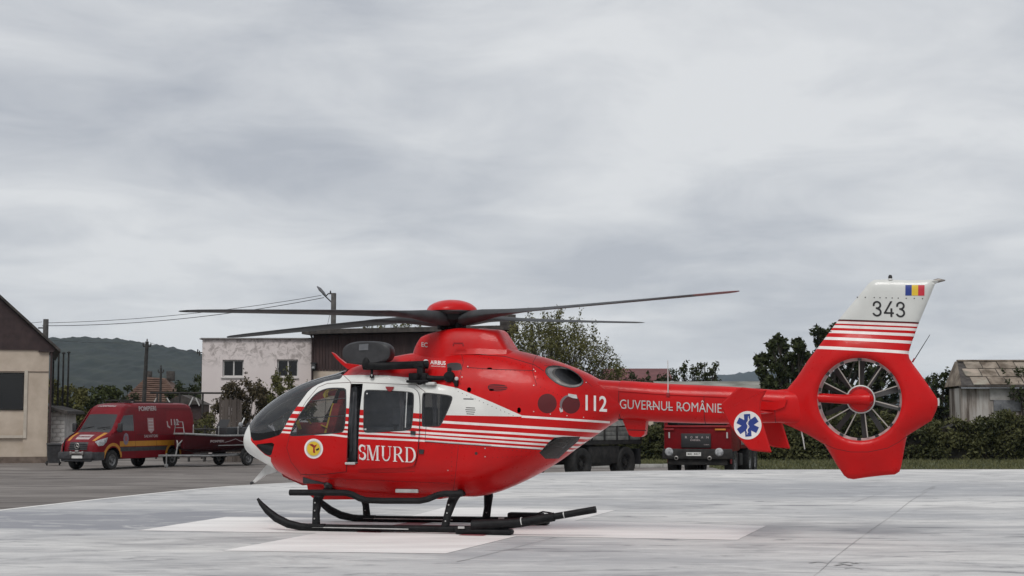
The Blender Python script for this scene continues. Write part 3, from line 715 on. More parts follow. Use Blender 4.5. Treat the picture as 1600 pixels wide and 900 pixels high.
dp.box((xd - .05, 0, 1.22), (.22, 1.0, .26), Matrix.Rotation(R(-20), 3, 'Y'), bev=.04); dp.box((xd + .12, 0, .88), (.5, .26, .42), bev=.03); dp.build('instrument_panel', DARKTRIM, heli)
eq = MB(); eq.box((hx(640), .42, 1.2), (.5, .34, 1.1), bev=.03); eq.box((hx(596), .40, .95), (.55, .46, .5), bev=.04); eqo = eq.build('medical_cabinet', DARKTRIM, heli)
pn = MB(); pn.box((hx(606), .25, 1.45), (.98, .05, 1.5), bev=.02); pn.box((hx(556), .30, 1.35), (.10, .8, 1.45), bev=.02); pn.box((hx(590), .18, 1.30), (.42, .06, .34), bev=.02); pn.box((hx(622), .18, 1.62), (.30, .08, .26), bev=.02); pn.box((hx(600), -.1, .98), (.95, .42, .06), bev=.02); pn.build('medical_panel', varied('pale cabin panel', (.26, .27, .29), (.44, .45, .47), 3, .6), eqo)
cu = MB()
def cloth(px, ly, z0, z1, wd, seed):
    r_ = random.Random(seed); x_ = hl(px, 640, ly).x; V = []; n1_, n2_ = 9, 7
    for i in range(n1_):
        for j in range(n2_):
            k = i / (n1_ - 1); V.append((x_ + (j / (n2_ - 1) - .5) * wd * (.6 + .4 * abs(2 * k - 1)), ly + .03 * math.sin(j * 1.9 + k * 2), z1 + (z0 - z1) * k + .02 * math.sin(j)))
    cu.add(V, [(i * n2_ + j, i * n2_ + j + 1, (i + 1) * n2_ + j + 1, (i + 1) * n2_ + j) for i in range(n1_ - 1) for j in range(n2_ - 1)])
cloth(628, -.45, 1.35, 1.98, .11, 1); cloth(679, -.45, 1.15, 2.0, .10, 2)
cu.build('curtain', varied('pale curtain', (.30, .28, .28), (.50, .46, .46), 8, .9), heli)
stp = MB(); a = podpt(549, 722); 
stp.box((hl(549, 724, -.72).x, -.70, hl(549, 724, -.72).z), (.155, .16, .035), bev=.008).build('door_sill', LTGREY, heli)

# ---- engine deck fairing under the rotor
MF = [(646, 553), (650, 546), (655, 537), (662, 527), (670, 523.5), (680, 520.5), (700, 515.8), (719, 513.3), (740, 513.4), (762, 514), (785.6, 516), (793, 528), (800, 541), (804, 548)]
mx = [hx(p[0]) for p in MF]; mzs = [hl(*p).z for p in MF]
def f_ft(x_): return np.interp(x_, mx, mzs)
fx0, fx1 = mx[0], mx[-1]
V, Fc = [], []; nx, na = 48, 25; zbs = hl(720, 562).z
f_fw = pchip([hx(q) for q in (646, 652, 662, 680, 710, 760, 790, 804)], [.05, .15, .24, .31, .35, .35, .33, .31])
for i in range(nx):
    x_ = fx0 + (fx1 - fx0) * i / (nx - 1); zt_ = float(f_ft(x_)); W_ = float(f_fw(x_)); hgt = max(zt_ - zbs, .02)
    for j in range(na):
        a = math.pi * j / (na - 1); ca, sa = math.cos(a), math.sin(a)
        yy = math.copysign(abs(ca) ** (2 / 5.0), ca); zz_ = sa ** (2 / 5.0); flare = 1.18 - .24 * min(zz_ * hgt / .35, 1)
        V.append((x_, -W_ * yy * flare, zbs + hgt * zz_))
Fc = [(i * na + j, i * na + j + 1, (i + 1) * na + j + 1, (i + 1) * na + j) for i in range(nx - 1) for j in range(na - 1)] + [tuple(range(na)), tuple((nx - 1) * na + j for j in range(na))]
fair = raw('rotor_fairing', V, Fc, RED, heli, 35, recalc=True)
def fair_y(px, py, off=.006): return hl(px, py, -.335 - off)
lettering('lettering', 'EC', (658.5, 541.5), (668, 542.5), 7.0, lambda px, py: hl(px, py, -.345), LTGREY, fair, .02)
bs = MB(); bl_ = [(hx(p), hl(p, q_).z) for p, q_ in ((640, 556), (660, 548), (700, 543.5), (760, 542), (802, 544), (812, 550))]
cowl_s = []
for (x_, z_) in bl_: cowl_s.append((x_, z_))
V, Fc = [], []
for i, (x_, z_) in enumerate(bl_):
    W_ = (.12, .26, .37, .40, .36, .25)[i]; z_ -= .02
    for yy, dz in ((-W_ * 1.06, -.10), (-W_ * .97, -.02), (-W_ * .85, .0), (0, .015), (W_ * .85, .0), (W_ * .97, -.02), (W_ * 1.06, -.10)): V.append((x_, yy, z_ + dz))
Fc = [(i * 7 + j, i * 7 + j + 1, (i + 1) * 7 + j + 1, (i + 1) * 7 + j) for i in range(5) for j in range(6)] + [tuple(range(7)), tuple(35 + j for j in range(7))]
raw('deck_panel', V, Fc, RED, heli, 30, recalc=True)
pl_ = MB(); pl_.tube([hl(708, 541, -.47), hl(709, 536.5, -.47), hl(723, 536.5, -.47), hl(724, 541, -.47)], .012, 6); pl_.build('grab_handle', RED2, heli)

# ---- rotor: mast, star-shaped hub, cap, four blades
hub = hl(706, 494.5); hubx, hubz = hub.x, hub.z
zm_ = hl(706, 516).z
MB().lathe([(.10, zm_ - .12), (.095, hubz - .08)], 20, (hubx, 0, 0)).build('rotor_mast', GEARBLK, heli)
hb = MB(); hb.lathe([(.02, hubz - .16), (.15, hubz - .15), (.20, hubz - .12), (.29, hubz - .06), (.31, hubz + .03), (.25, hubz + .07), (.02, hubz + .09)], 28, (hubx, 0, 0))
for q in range(4):
    a = R(45 + 90 * q); hb.tube([(hubx + .13 * math.cos(a), .13 * math.sin(a), hubz - .10), (hubx + .17 * math.cos(a), .17 * math.sin(a), hubz - .25)], .014, 6)
    hb.box((hubx + .16 * math.cos(a), .16 * math.sin(a), hubz - .15), (.12, .09, .09), Matrix.Rotation(a, 3, 'Z'), bev=.015)
hubo = hb.build('rotor_hub', GEARBLK, heli)
zc0 = hl(706, 487).z; zc1 = hl(706, 468.5).z; hc_ = zc1 - zc0
capm = MB(); capm.lathe([(.372 * math.cos(q), zc0 + hc_ * math.sin(q)) for q in np.linspace(0.02, math.pi / 2 - .02, 12)] + [(.004, zc1)], 48, (hubx, 0, 0), mod=lambda t_, i: 1 + (.035 * math.cos(4 * t_ + .6) if i < 3 else 0))
capo = capm.build('rotor_cap', RED, heli)
MB().lathe([(.34, zc0 - .05), (.375, zc0 - .015), (.36, zc0 + .005), (.1, zc0 + .01)], 36, (hubx, 0, 0)).build('cap_rim', BLACK, capo)
hw = HM @ Vector((hubx, 0, hubz))
def blade(tip_px, phi_deg, red_tip=False):
    ph = R(phi_deg); tip = at(tip_px[0], tip_px[1], hw.y + 5.1 * math.sin(ph)); tl = HI @ tip
    d = Vector((tl.x - hubx, tl.y, 0)); Lb = d.length; d.normalize(); s_ = Vector((-d.y, d.x, 0))
    secs = [(.12, .26, .20, 0), (.36, .26, .195, 0), (.60, .22, .165, 3), (.90, .18, .11, 7), (1.2, .22, .075, 11), (1.5, .29, .048, 13), (1.7, .29, .036, 12), (2.6, .29, .034, 9.5), (3.6, .29, .032, 6.5), (4.5, .285, .030, 4), (4.9, .25, .026, 3), (5.03, .17, .020, 3), (5.1, .06, .012, 3)]
    V, Fc, n_ = [], [], 14; dz = tl.z - hubz
    for r_, ch, th, tw in secs:
        k = r_ / 5.1; zz_ = hubz + dz * (k ** 1.35) - (.05 * max(0, 1 - max(r_ - .15, 0) / .85) ** 1.6); cen = Vector((hubx, 0, 0)) + d * (r_ * Lb / 5.1) + Vector((0, 0, zz_)) + s_ * (-.02 * k)
        ct, sn = math.cos(R(tw)), math.sin(R(tw))
        for j in range(n_):
            t_ = 2 * math.pi * j / n_; a, b_ = ch / 2 * math.cos(t_), th / 2 * math.sin(t_) * (1 + .35 * math.cos(t_))
            V.append(cen + s_ * (a * ct - b_ * sn) + Vector((0, 0, a * sn + b_ * ct)))
    Fc = [(i * n_ + j, i * n_ + (j + 1) % n_, (i + 1) * n_ + (j + 1) % n_, (i + 1) * n_ + j) for i in range(len(secs) - 1) for j in range(n_)] + [tuple(range(n_))[::-1]]
    nb = 3 if red_tip else 1
    cut = len(secs) - 1 - nb
    bo = raw('rotor_blade', V[:(cut + 1) * n_], Fc[:cut * n_] + [Fc[-1]], BLADE, heli, 50)
    raw('blade_tip', V[cut * n_:], [tuple(i - cut * n_ for i in f_) for f_ in Fc[cut * n_:-1]] + [tuple((len(secs) - 1 - cut) * n_ + j for j in range(n_))], flat('blade tip red', (.16, .05, .05), .5) if red_tip else GEARBLK, bo, 50)
blade((283, 486), -126.9); blade((1155, 455), -44.1, True); blade((1003, 504), 52.4); blade((355, 527), 139.6)

# ---- tail boom
BTOP = [(925, 592.5), (948, 594), (972, 595.5), (1045, 600.5), (1148, 605.3), (1200, 609.3), (1232, 611.5), (1262, 613)]
BBOT = [(925, 652), (948, 654), (972, 655.5), (1032, 659.5), (1125, 662), (1222, 660.5), (1240, 662), (1262, 664)]
f_bt = pchip([hx(p[0]) for p in BTOP], [hl(*p).z for p in BTOP]); f_bb = pchip([hx(p[0]) for p in BBOT], [hl(*p).z for p in BBOT])
f_bw = pchip([hx(q) for q in (925, 972, 1100, 1222, 1262)], [.26, .27, .225, .17, .12])
bx0, bx1 = hx(925), hx(1262)
def boom_y(x_, z_):
    zt_, zb_ = float(f_bt(x_)), float(f_bb(x_)); m = (zt_ + zb_) / 2; h = (zt_ - zb_) / 2; r_ = min(abs(z_ - m) / h, 1); n_ = 3.0
    return float(f_bw(x_)) * (1 - r_ ** n_) ** (1 / n_)
def boom3(px, py, off=.004):
    y = -.2
    for _ in range(10):
        p = hl(px, py, y); y = .4 * y - .6 * boom_y(min(max(p.x, bx0), bx1), p.z)
    p = hl(px, py, y); return Vector((p.x, y - off, p.z))
V, n_ = [], 36; nx = 60
for i in range(nx):
    x_ = bx0 + (bx1 - bx0) * i / (nx - 1); zt_, zb_, W_ = float(f_bt(x_)), float(f_bb(x_)), float(f_bw(x_)); m, h = (zt_ + zb_) / 2, (zt_ - zb_) / 2
    for j in range(n_):
        t_ = 2 * math.pi * j / n_; c_, s_ = math.cos(t_), math.sin(t_)
        V.append((x_, math.copysign(abs(c_) ** (2 / 3), c_) * W_, m + h * math.copysign(abs(s_) ** (2 / 3), s_)))
Fc = [(i * n_ + j, (i + 1) * n_ + j, (i + 1) * n_ + (j + 1) % n_, i * n_ + (j + 1) % n_) for i in range(nx - 1) for j in range(n_)] + [tuple(range(n_)), tuple((nx - 1) * n_ + j for j in range(n_))]
boom = raw('tail_boom', V, Fc, RED, heli, 40, recalc=True)
for q in (973, 1104, 1213):
    x_ = hx(q); zt_, zb_, W_ = float(f_bt(x_)), float(f_bb(x_)), float(f_bw(x_)); m, h = (zt_ + zb_) / 2, (zt_ - zb_) / 2; V = []
    for dx, k in ((-.004, 1.004), (-.004, 1.012), (.004, 1.012), (.004, 1.004)):
        for j in range(n_):
            t_ = 2 * math.pi * j / n_; c_, s_ = math.cos(t_), math.sin(t_); V.append((x_ + dx, math.copysign(abs(c_) ** (2 / 3), c_) * W_ * k, m + h * k * math.copysign(abs(s_) ** (2 / 3), s_)))
    raw('boom_joint', V, [(i * n_ + j, i * n_ + (j + 1) % n_, (i + 1) * n_ + (j + 1) % n_, (i + 1) * n_ + j) for i in range(3) for j in range(n_)], SEAM, boom, 40, recalc=True)
# drive shaft cover along the top of the boom, with its seam
rb_ = MB(); xs_ = np.linspace(hx(973), hx(1228), 24); V, Fc = [], []
for x_ in xs_:
    zt_ = float(f_bt(x_)); W_ = float(f_bw(x_)); zl = zt_ - .145
    for y_, z_ in ((-boom_y(x_, zl) - .012, zl), (-boom_y(x_, zl + .04) - .014, zl + .04), (-boom_y(x_, zl + .1) - .01, zl + .10), (-W_ * .5, zt_ + .004), (0, zt_ + .008), (W_ * .5, zt_ + .004), (boom_y(x_, zl + .1) + .01, zl + .1), (boom_y(x_, zl) + .012, zl)): V.append((x_, y_, z_))
k_ = 8; Fc = [(i * k_ + j, i * k_ + j + 1, (i + 1) * k_ + j + 1, (i + 1) * k_ + j) for i in range(len(xs_) - 1) for j in range(k_ - 1)] + [tuple(range(k_)), tuple((len(xs_) - 1) * k_ + j for j in range(k_))]
raw('shaft_cover', V, Fc, RED, boom, 40, recalc=True)
lettering('lettering', 'GUVERNUL ROMÂNIEI', (968.5, 638.3), (1131, 645.3), 14.2, lambda a, b_: boom3(a, b_, .006), LTGREY, boom, .0)
for q in (1020, 1046, 1064): 
    p = boom3(q, 635.5 + (q - 1020) * .04, .004); MB().box(p, (.09, .012, .012)).build('lettering_patch', LTGREY, boom)
aw = boom3(1044, 618); MB().tube([aw, hl(1043.5, 563, aw.y)], [.009, .005], 6).build('whip_antenna', LTGREY, boom)
MB().box(aw + Vector((0, 0, .01)), (.05, .03, .06), bev=.01).build('antenna_foot', RED2, boom)
bmp = MB(); bmp.prism([(p.x, p.z) for p in (hl(*q) for q in ((972, 650), (985, 679.5), (991, 682.5), (1004, 682.5), (1009, 678.5), (1012.5, 650)))], -.10, .10); bumper = bmp.build('tail_bumper', RED, boom)
plate('bumper_seam', [(980.5, 671), (1010, 672), (1010, 673.2), (981, 672.2)], .102, .002, SEAM, bumper, lambda a, b_, o_: hl(a, b_, -o_))
MB().box(hl(970, 654, -.1), (.07, .05, .05), bev=.01).build('lamp_bracket', BLACK, boom)

# ---- tail fin with the shrouded fan
FIN = [(1205, 610), (1230, 608), (1245, 590), (1262, 564), (1287, 531), (1311, 498.7), (1336, 469), (1358, 442.5), (1366, 437.2), (1385, 436.6), (1420, 438.2), (1455, 437.2), (1470, 438.5), (1461, 443.8), (1452, 466), (1436, 504), (1425, 534), (1419.5, 552), (1421, 560), (1426, 568), (1440, 587), (1460, 616), (1464.8, 624), (1465.5, 633), (1463, 641), (1455.7, 657), (1438, 668), (1417.6, 680.7), (1415, 691), (1408.4, 728), (1405.5, 737), (1398, 741.5), (1382, 742.5), (1356, 745.5), (1334, 748.8), (1325, 747.5), (1319, 743), (1308, 727), (1293, 701.8), (1287.7, 694), (1262, 679), (1238, 667.7), (1222, 661), (1205, 660)]
finp = [(p.x, p.z) for p in (hl(*q) for q in densify(FIN, 7))]
dc = hl(1343.5, 624.0); DR = .545
def hp2(pts): return [(p.x, p.z) for p in (hl(q[0], q[1], -.08) for q in pts)]
FA = np.array(finp); FB = np.roll(FA, -1, 0)
def fin_d(x_, z_):
    p = np.array([x_, z_]); ab = FB - FA; t_ = np.clip(((p - FA) * ab).sum(1) / np.maximum((ab ** 2).sum(1), 1e-12), 0, 1)
    return float(np.sqrt((((FA + ab * t_[:, None]) - p) ** 2).sum(1)).min())
zsplit = hl(1343, 560).z
def fin_t(x_, z_):
    d_ = fin_d(x_, z_); rr = math.hypot(x_ - dc.x, z_ - dc.z)
    k = min(max((1.02 - rr) / .40, 0), 1); k = k * k * (3 - 2 * k)
    tmax = .075 + .105 * k; d0 = .16 + .12 * k; q_ = min(d_ / d0, 1); t_ = .012 + (tmax - .012) * math.sqrt(max(0, 1 - (1 - q_) ** 2))
    if rr < DR + .07: t_ -= .05 * (1 - max(rr - DR, 0) / .07) ** 2
    return t_
def hpd(q): return hp2(densify(q, 4))
fst = [('wht', hpd([(1300, 501.5), (1335, 460), (1366, 430), (1480, 430), (1440, 506)])), ('seam', hpd([(1300, 498.3), (1440, 503.2), (1440, 505.2), (1300, 500.3)]))]
for (a, b_, c_, d_, th) in ((1300, 502.9, 1440, 508.4, 4.2), (1293, 509.5, 1440, 515.2, 4.2), (1285, 517.4, 1435, 523.6, 4.4), (1278, 527.8, 1430, 535, 4.6), (1265, 542, 1428, 551.2, 4.8)):
    fst.append(('str', hpd([(a, b_ - th / 2), (c_, d_ - th / 2), (c_, d_ + th / 2), (a, b_ + th / 2)])))
fst += [('redd', hpd([(1290, 500.3), (1300, 500.3), (1440, 505.2), (1440, 506.2), (1300, 501.3)]))]
fst += [('seam', hp2(ribbon(densify([(1288.5, 694), (1305, 701), (1330, 706), (1357, 706), (1387, 700), (1404, 691), (1417, 681.5)], 4, False), .8)))]
fst += [('lip', circle(dc.x, dc.z, DR + .010, n=72)), ('hole', circle(dc.x, dc.z, DR, n=72))]
x0_, x1_ = FA[:, 0].min(), FA[:, 0].max(); z0_, z1_ = FA[:, 1].min(), FA[:, 1].max()
fg = [(x0_ + .045 * i + random.uniform(-1, 1) * 1e-3, z0_ + .045 * j + random.uniform(-1, 1) * 1e-3) for i in range(int((x1_ - x0_) / .045) + 1) for j in range(int((z1_ - z0_) / .045) + 1)]
fg += [(dc.x + (DR + q) * math.cos(a), dc.z + (DR + q) * math.sin(a)) for q in (.015, .05, .08) for a in np.linspace(0, 2 * math.pi, 80, endpoint=False)]
fg = [p for p, k in zip(fg, inside(finp, np.array([p[0] for p in fg]), np.array([p[1] for p in fg]))) if k]
Pf, Tf, kf = cdt_regions(finp, fg, fst, 'red')
tk = np.array([fin_t(a, b_) for a, b_ in Pf])
cut = hl(1290, 545).z
sel = kf != 'hole'; KF = {'red': RED, 'wht': TAILWHITE, 'str': STRIPE, 'seam': SEAM, 'redd': RED2, 'lip': LIP}
Pn = np.c_[Pf[:, 0], -tk, Pf[:, 1]]
used, inv = np.unique(Tf[sel], return_inverse=True); F1 = inv.reshape(-1, 3)
Vn = Pn[used]; Vf = Vn * np.array([1, -1, 1]); keys_ = sorted(set(kf[sel])); mats_ = [KF[k] for k in keys_]; fm1 = [keys_.index(k) for k in kf[sel]]
# rim between the two skins along the outline
loopi = {}
for i, q in enumerate(used): loopi[(round(Pf[q][0], 4), round(Pf[q][1], 4))] = i
li = [loopi[(round(a, 4), round(b_, 4))] for a, b_ in finp if (round(a, 4), round(b_, 4)) in loopi]
nv = len(Vn); rimf = [(li[i], li[i] + nv, li[(i + 1) % len(li)] + nv, li[(i + 1) % len(li)]) for i in range(len(li))]
fmr = []
for i in range(len(li)): fmr.append(keys_.index('wht') if Vn[li[i]][2] > hl(1311, 500).z else keys_.index('red'))
fin = raw('tail_fin', np.vstack([Vn, Vf]), [tuple(f_) for f_ in F1] + [tuple(f_ + nv)[::-1] for f_ in F1] + rimf, mats_, heli, 40, fm1 + fm1 + fmr)
tl_ = .135
dk = MB(); prof = [(DR + .002, -tl_), (DR - .010, -tl_ + .04), (DR - .020, -.07), (DR - .022, .06), (DR - .010, tl_ - .03), (DR + .002, tl_)]
duct = dk.lathe(prof, 64, (dc.x, 0, dc.z), 'y').build('fan_duct', LIP, heli)
for q in range(14):
    a = 2 * math.pi * q / 14 + .2; MB().box((dc.x + (DR - .012) * math.cos(a), -.13, dc.z + (DR - .012) * math.sin(a)), (.03, .035, .05), Matrix.Rotation(-a, 3, 'Y')).build('duct_bolt', BLACK, duct)
hubf = MB(); hubf.lathe([(.005, -.135), (.13, -.13), (.165, -.115), (.175, -.09), (.175, .08), (.14, .12), (.005, .13)], 32, (dc.x + .015, 0, dc.z), 'y')
fanhub = hubf.build('fan_hub', RED, heli)
rg = MB()
for q in range(16):
    a = 2 * math.pi * q / 16; rg.box((dc.x + .015 + .155 * math.cos(a), -.125, dc.z + .155 * math.sin(a)), (.02, .02, .05), Matrix.Rotation(-a, 3, 'Y'))
rg.build('hub_rib', RED2, fanhub)
MB().lathe([(.176, -.10), (.192, -.09), (.192, -.05), (.176, -.04)], 32, (dc.x + .015, 0, dc.z), 'y').build('hub_ring', LTGREY, fanhub)
arm = MB(); ax0 = hl(1279, 622).x; arm.tube([(ax0 - .06, -.08, hl(1280, 621).z), (dc.x - .2, -.09, dc.z), (dc.x - .02, -.15, dc.z + .005), (dc.x + .13, -.15, dc.z + .005), (dc.x + .155, -.13, dc.z + .005)], [.062, .065, .075, .078, .05], 14); arm.build('fan_drive_arm', RED, heli)
# eleven thin stator vanes at the angles seen, ten blades behind
cxp, cyp = 1345.8, 624
for tx, ty in ((1315.5, 576.5), (1346.5, 567.5), (1376.5, 579), (1401, 604.5), (1404.5, 636.5), (1388, 666.5), (1356.5, 680), (1323.5, 676.5), (1299, 655.5), (1293.5, 598)):
    a = math.atan2(-(ty - cyp), tx - cxp); sk = .10
    v0 = (dc.x + .015 + .17 * math.cos(a + sk), -.07, dc.z + .17 * math.sin(a + sk)); v1 = (dc.x + (DR - .02) * math.cos(a), -.10, dc.z + (DR - .02) * math.sin(a))
    MB().tube([v0, v1], .0085, 6).build('stator_vane', VANE, fanhub)
for q in range(10):
    a = 2 * math.pi * q / 10 + .31 + (.09 if q % 2 else -.05)
    u_ = Vector((math.cos(a), 0, math.sin(a))); s_ = Vector((-math.sin(a) * .75, .66, math.cos(a) * .75)); V = []
    for r_, ch in ((.16, .075), (.3, .085), (.42, .09), (DR - .035, .092)):
        for k in (-.5, .5): V.append(Vector((dc.x + .015, .03, dc.z)) + u_ * r_ + s_ * (ch * k))
    V2 = [p + Vector((.0, .008, 0)) for p in V]
    Fb = [(0, 1, 3, 2), (2, 3, 5, 4), (4, 5, 7, 6)]; Fb2 = [tuple(i + 8 for i in f_)[::-1] for f_ in Fb]; ed = [(0, 2, 10, 8), (2, 4, 12, 10), (4, 6, 14, 12), (1, 9, 11, 3), (3, 11, 13, 5), (5, 13, 15, 7), (6, 7, 15, 14), (0, 8, 9, 1)]
    raw('fan_blade', V + V2, Fb + Fb2 + ed, FANBL, fanhub, 40)
def finface(px, py, off=.003):
    y = -.08
    for _ in range(4): p = hl(px, py, y); y = -fin_t(p.x, p.z)
    p = hl(px, py, y); return Vector((p.x, y - off, p.z))
# tail number 343, flag, rivets
def dig3(ox): return (ox, arc(.27, .73, .20, .205, 200, -80, .115, .115, 16) + arc(.27, .275, .225, .225, 85, -165, .115, .115, 16) + [rect(.20, .47, .31, .585)])
def dig4(ox): return (ox, [[(.40, 1), (.53, 1), (.16, .30), (.02, .24)], rect(.02, .19, .62, .30), rect(.41, 0, .53, .55)])
stroke_text('lettering', [dig3(0), dig4(.66), dig3(1.40)], (1363.2, 494.2), 26.2, 24.5, .035, lambda a, b_: finface(a, b_, .004), BMARK, fin)
for k, m in enumerate((BLUE, YEL, FLAGRED)):
    raw('flag_marking', [finface(1414.7 + 10 * k + 9.9 * i / 3 - .2 * j / 6, 445.3 + .1 * k + 16.5 * j / 6, .004) for j in range(7) for i in range(4)], [(j * 4 + i, j * 4 + i + 1, j * 4 + i + 5, j * 4 + i + 4) for j in range(6) for i in range(3)], m, fin)
for k, q in enumerate((1339.5, 1352, 1366, 1375, 1384.5, 1394, 1403.5, 1416, 1428.5, 1441.5)): disc('rivet', (q, 464.4 + (q - 1340) * .022), 1.0, .002, BMARK, fin, finface, 8)
bc = hl(1391, 434); bk_ = MB(); bk_.lathe([(.04, 0), (.03, .02), (.02, .03)], 10, (bc.x, 0, hl(1391, 438).z)); bk_.build('beacon_base', LTGREY, fin)
MB().lathe([(.026, 0), (.028, .02), (.018, .045), (.003, .05)], 10, (bc.x, 0, hl(1391, 435).z)).build('beacon_light', BLACK, fin)
MB().tube([hl(1457, 440), hl(1466, 438.3), hl(1477, 438)], [.022, .03, .008], 8).build('tail_light', METALD, fin)
MB().tube([hl(1428, 563), hl(1453, 523)], [.007, .004], 6).build('whip_antenna', GEARBLK, fin)
MB().tube([hl(1425.5, 566), hl(1429, 560)], .013, 6).build('antenna_foot', RED2, fin)
MB().tube([hl(1252, 672), hl(1254.5, 684), hl(1257.5, 702)], [.012, .01, .006], 6).build('tail_skid', LTGREY, fin)
MB().tube([hl(1465.5, 622), hl(1466.5, 628), hl(1466, 634)], .016, 6).build('tail_lamp', LTGREY, fin)

# ---- stabiliser with two swept end plates
EPY = -1.28
EP = [(1152, 606.6), (1160, 605.2), (1198, 609.5), (1197, 612), (1189.5, 627), (1188.5, 641), (1190, 655), (1194, 668), (1205.5, 706), (1203, 707.2), (1176, 704.2), (1170, 702), (1154, 684), (1140, 663), (1129, 642), (1126.5, 634), (1128.5, 629)]
ep = [(p.x, p.z) for p in (hl(q[0], q[1], EPY) for q in EP)]
def endplate(ly, th=.022):
    mb = MB(); n_ = len(ep); cxx = sum(p[0] for p in ep) / n_; czz = sum(p[1] for p in ep) / n_
    inn_ = offset_poly(ep, -.02); V = [(a, ly, b_) for a, b_ in ep] + [(a, ly - th, b_) for a, b_ in inn_] + [(a, ly + th, b_) for a, b_ in inn_]
    Fc = [(i, (i + 1) % n_, (i + 1) % n_ + n_, i + n_) for i in range(n_)] + [(i, i + 2 * n_, (i + 1) % n_ + 2 * n_, (i + 1) % n_) for i in range(n_)]
    top = MB(); top.add(V, Fc + [tuple(n_ + i for i in range(n_)), tuple(2 * n_ + i for i in range(n_))[::-1]])
    return top.build('end_plate', RED, heli, 30)
e1 = endplate(EPY); endplate(-EPY)
sb = MB(); za = hl(1165, 645, 0).z
V = []
for ly in (EPY + .01, -EPY - .01):
    xm = hl(1166, 645, EPY).x
    for a, b_ in ((-.26, 0), (-.2, .035), (-.05, .045), (.14, .02), (.24, 0), (.14, -.015), (-.05, -.025), (-.2, -.02)): V.append((xm + a, ly, za + b_))
sb.add(V, [(i, (i + 1) % 8, (i + 1) % 8 + 8, i + 8) for i in range(8)] + [tuple(range(8))[::-1], tuple(range(8, 16))]); sb.build('stabilizer', RED, heli, 40)
def epf(a, b_, off): return hl(a, b_, EPY - .022 - off)
disc('star_field', (1168.3, 664.5), 21.6, .002, WMARK, e1, epf, 40, 22.2)
mb = MB(); q_ = 0
for k in range(3):
    a = R(90 + 60 * k + 4); q_ += 1; ux, uz = math.cos(a), math.sin(a)
    pts = [(1168.3 + ux * s1 * 17.2 - uz * s2 * 4.9, 664.5 - (uz * s1 * 17.6 + ux * s2 * 4.9)) for s1, s2 in ((-1, -1), (1, -1), (1, 1), (-1, 1))]
    mb.add([epf(*p, .004 + .0006 * q_) for p in pts], [(0, 1, 2, 3)])
me = bpy.data.meshes.new('star_of_life'); me.from_pydata(mb.v, [], mb.f); link_mesh('star_of_life', me, BLUE, e1)
mb = MB(); snake = [(1168.8 + 1.9 * math.sin(k * 1.0) - .05 * k, 653 + 1.75 * k) for k in range(14)]
rbn = ribbon(snake, 1.3); n_ = len(snake); mb.add([epf(*p, .0075) for p in rbn], [(i, i + 1, 2 * n_ - 2 - i, 2 * n_ - 1 - i) for i in range(n_ - 1)])
rbn = ribbon([(1169.4, 650.5), (1167.2, 679)], .9); mb.add([epf(*p, .007) for p in rbn], [(0, 1, 2, 3)])
me = bpy.data.meshes.new('staff_mark'); me.from_pydata(mb.v, [], mb.f); link_mesh('staff_mark', me, WMARK, e1)
# gearbox fairing where the boom meets the fin
gf = MB(); gf.prism([(p.x, p.z) for p in (hl(*q) for q in ((1184, 627), (1206, 628), (1232, 624), (1228, 636), (1214, 641), (1182, 640)))], -.20, .20); gf.build('tail_fairing', RED, boom, 20)

# ---- skid landing gear
def skid(sg):
    ly = 1.0 * sg
    cl = [(402.5, 779), (408, 787), (418, 798), (432, 809.5), (450, 818.5), (470, 823), (490, 824.5), (560, 825.3), (640, 826), (720, 827), (795, 828)]
    p3 = [hl(a, b_, -1.0) for a, b_ in cl]; p3 = [(p.x, ly, max(p.z, .052)) for p in p3]
    rs = [.018, .034, .05, .06, .06, .054, .05, .048, .048, .048, .048]
    o = MB().tube(p3, rs, 12).build('skid', GEARBLK, heli)
    ps = [(p[0], p[1], .055) for p in p3[6:10]]
    MB().tube([(p[0], ly - .051 * 1, .058) for p in ps[:3]], .007, 6).build('wear_strip', LTGREY, o)
    # broad paw plate near the rear end
    xr = hl(757, 826, -1.0).x
    MB().box((xr, ly, .045), (.80, .20, .075), bev=.03).build('skid_paw', GEARBLK, o)
    MB().box((xr - .30, ly - .105 * (1), .10), (.09, .012, .03)).build('paw_label', LTGREY, o)
    return o
s1, s2 = skid(-1), skid(1)
ZC = .50
for pf, pb in (((498, 775), (494, 822)), ((709, 775), (695, 824))):
    xt, xb_ = hl(*pf, -.85).x, hl(*pb, -1.0).x
    ct = MB(); ct.tube([(xt, -.84, ZC - .02), (xt, -.6, ZC + .04), (xt, -.25, ZC + .05), (xt, .25, ZC + .05), (xt, .6, ZC + .04), (xt, .84, ZC - .02)], .052, 10); cto = ct.build('cross_tube', GEARBLK, heli)
    for sg in (-1, 1):
        lg = MB(); lg.tube([(xt, sg * .82, ZC), (xt + (xb_ - xt) * .15, sg * .90, ZC - .07), (xt + (xb_ - xt) * .6, sg * .98, .25), (xb_, sg * 1.0, .07)], [.075, .07, .055, .062], 12, flat_=.75)
        lg.box((xb_, sg * 1.0, .075), (.30, .125, .06), bev=.025); lego = lg.build('skid_leg', GEARBLK, heli)
        for k in range(3): MB().lathe([(.012, 0), (.012, .008), (.001, .01)], 6, (xt + (xb_ - xt) * (.3 + .2 * k) + .0, sg * (.955 + .02 * k) - .058, .40 - .11 * k), 'y').build('bolt', LTGREY, lego)
for sg in (-1, 1):
    stq = [(453, 769.5), (500, 769.7), (540, 770), (550, 772.5), (562, 778.5), (572, 781.5), (600, 782.5), (656, 782.5), (668, 780), (685, 773), (695, 771.3), (722, 771.3)]
    sp = [hl(a, b_, -1.03) for a, b_ in stq]
    MB().tube([(p.x, sg * 1.03, p.z) for p in sp], .045, 10).build('step_bar', GEARBLK, heli)
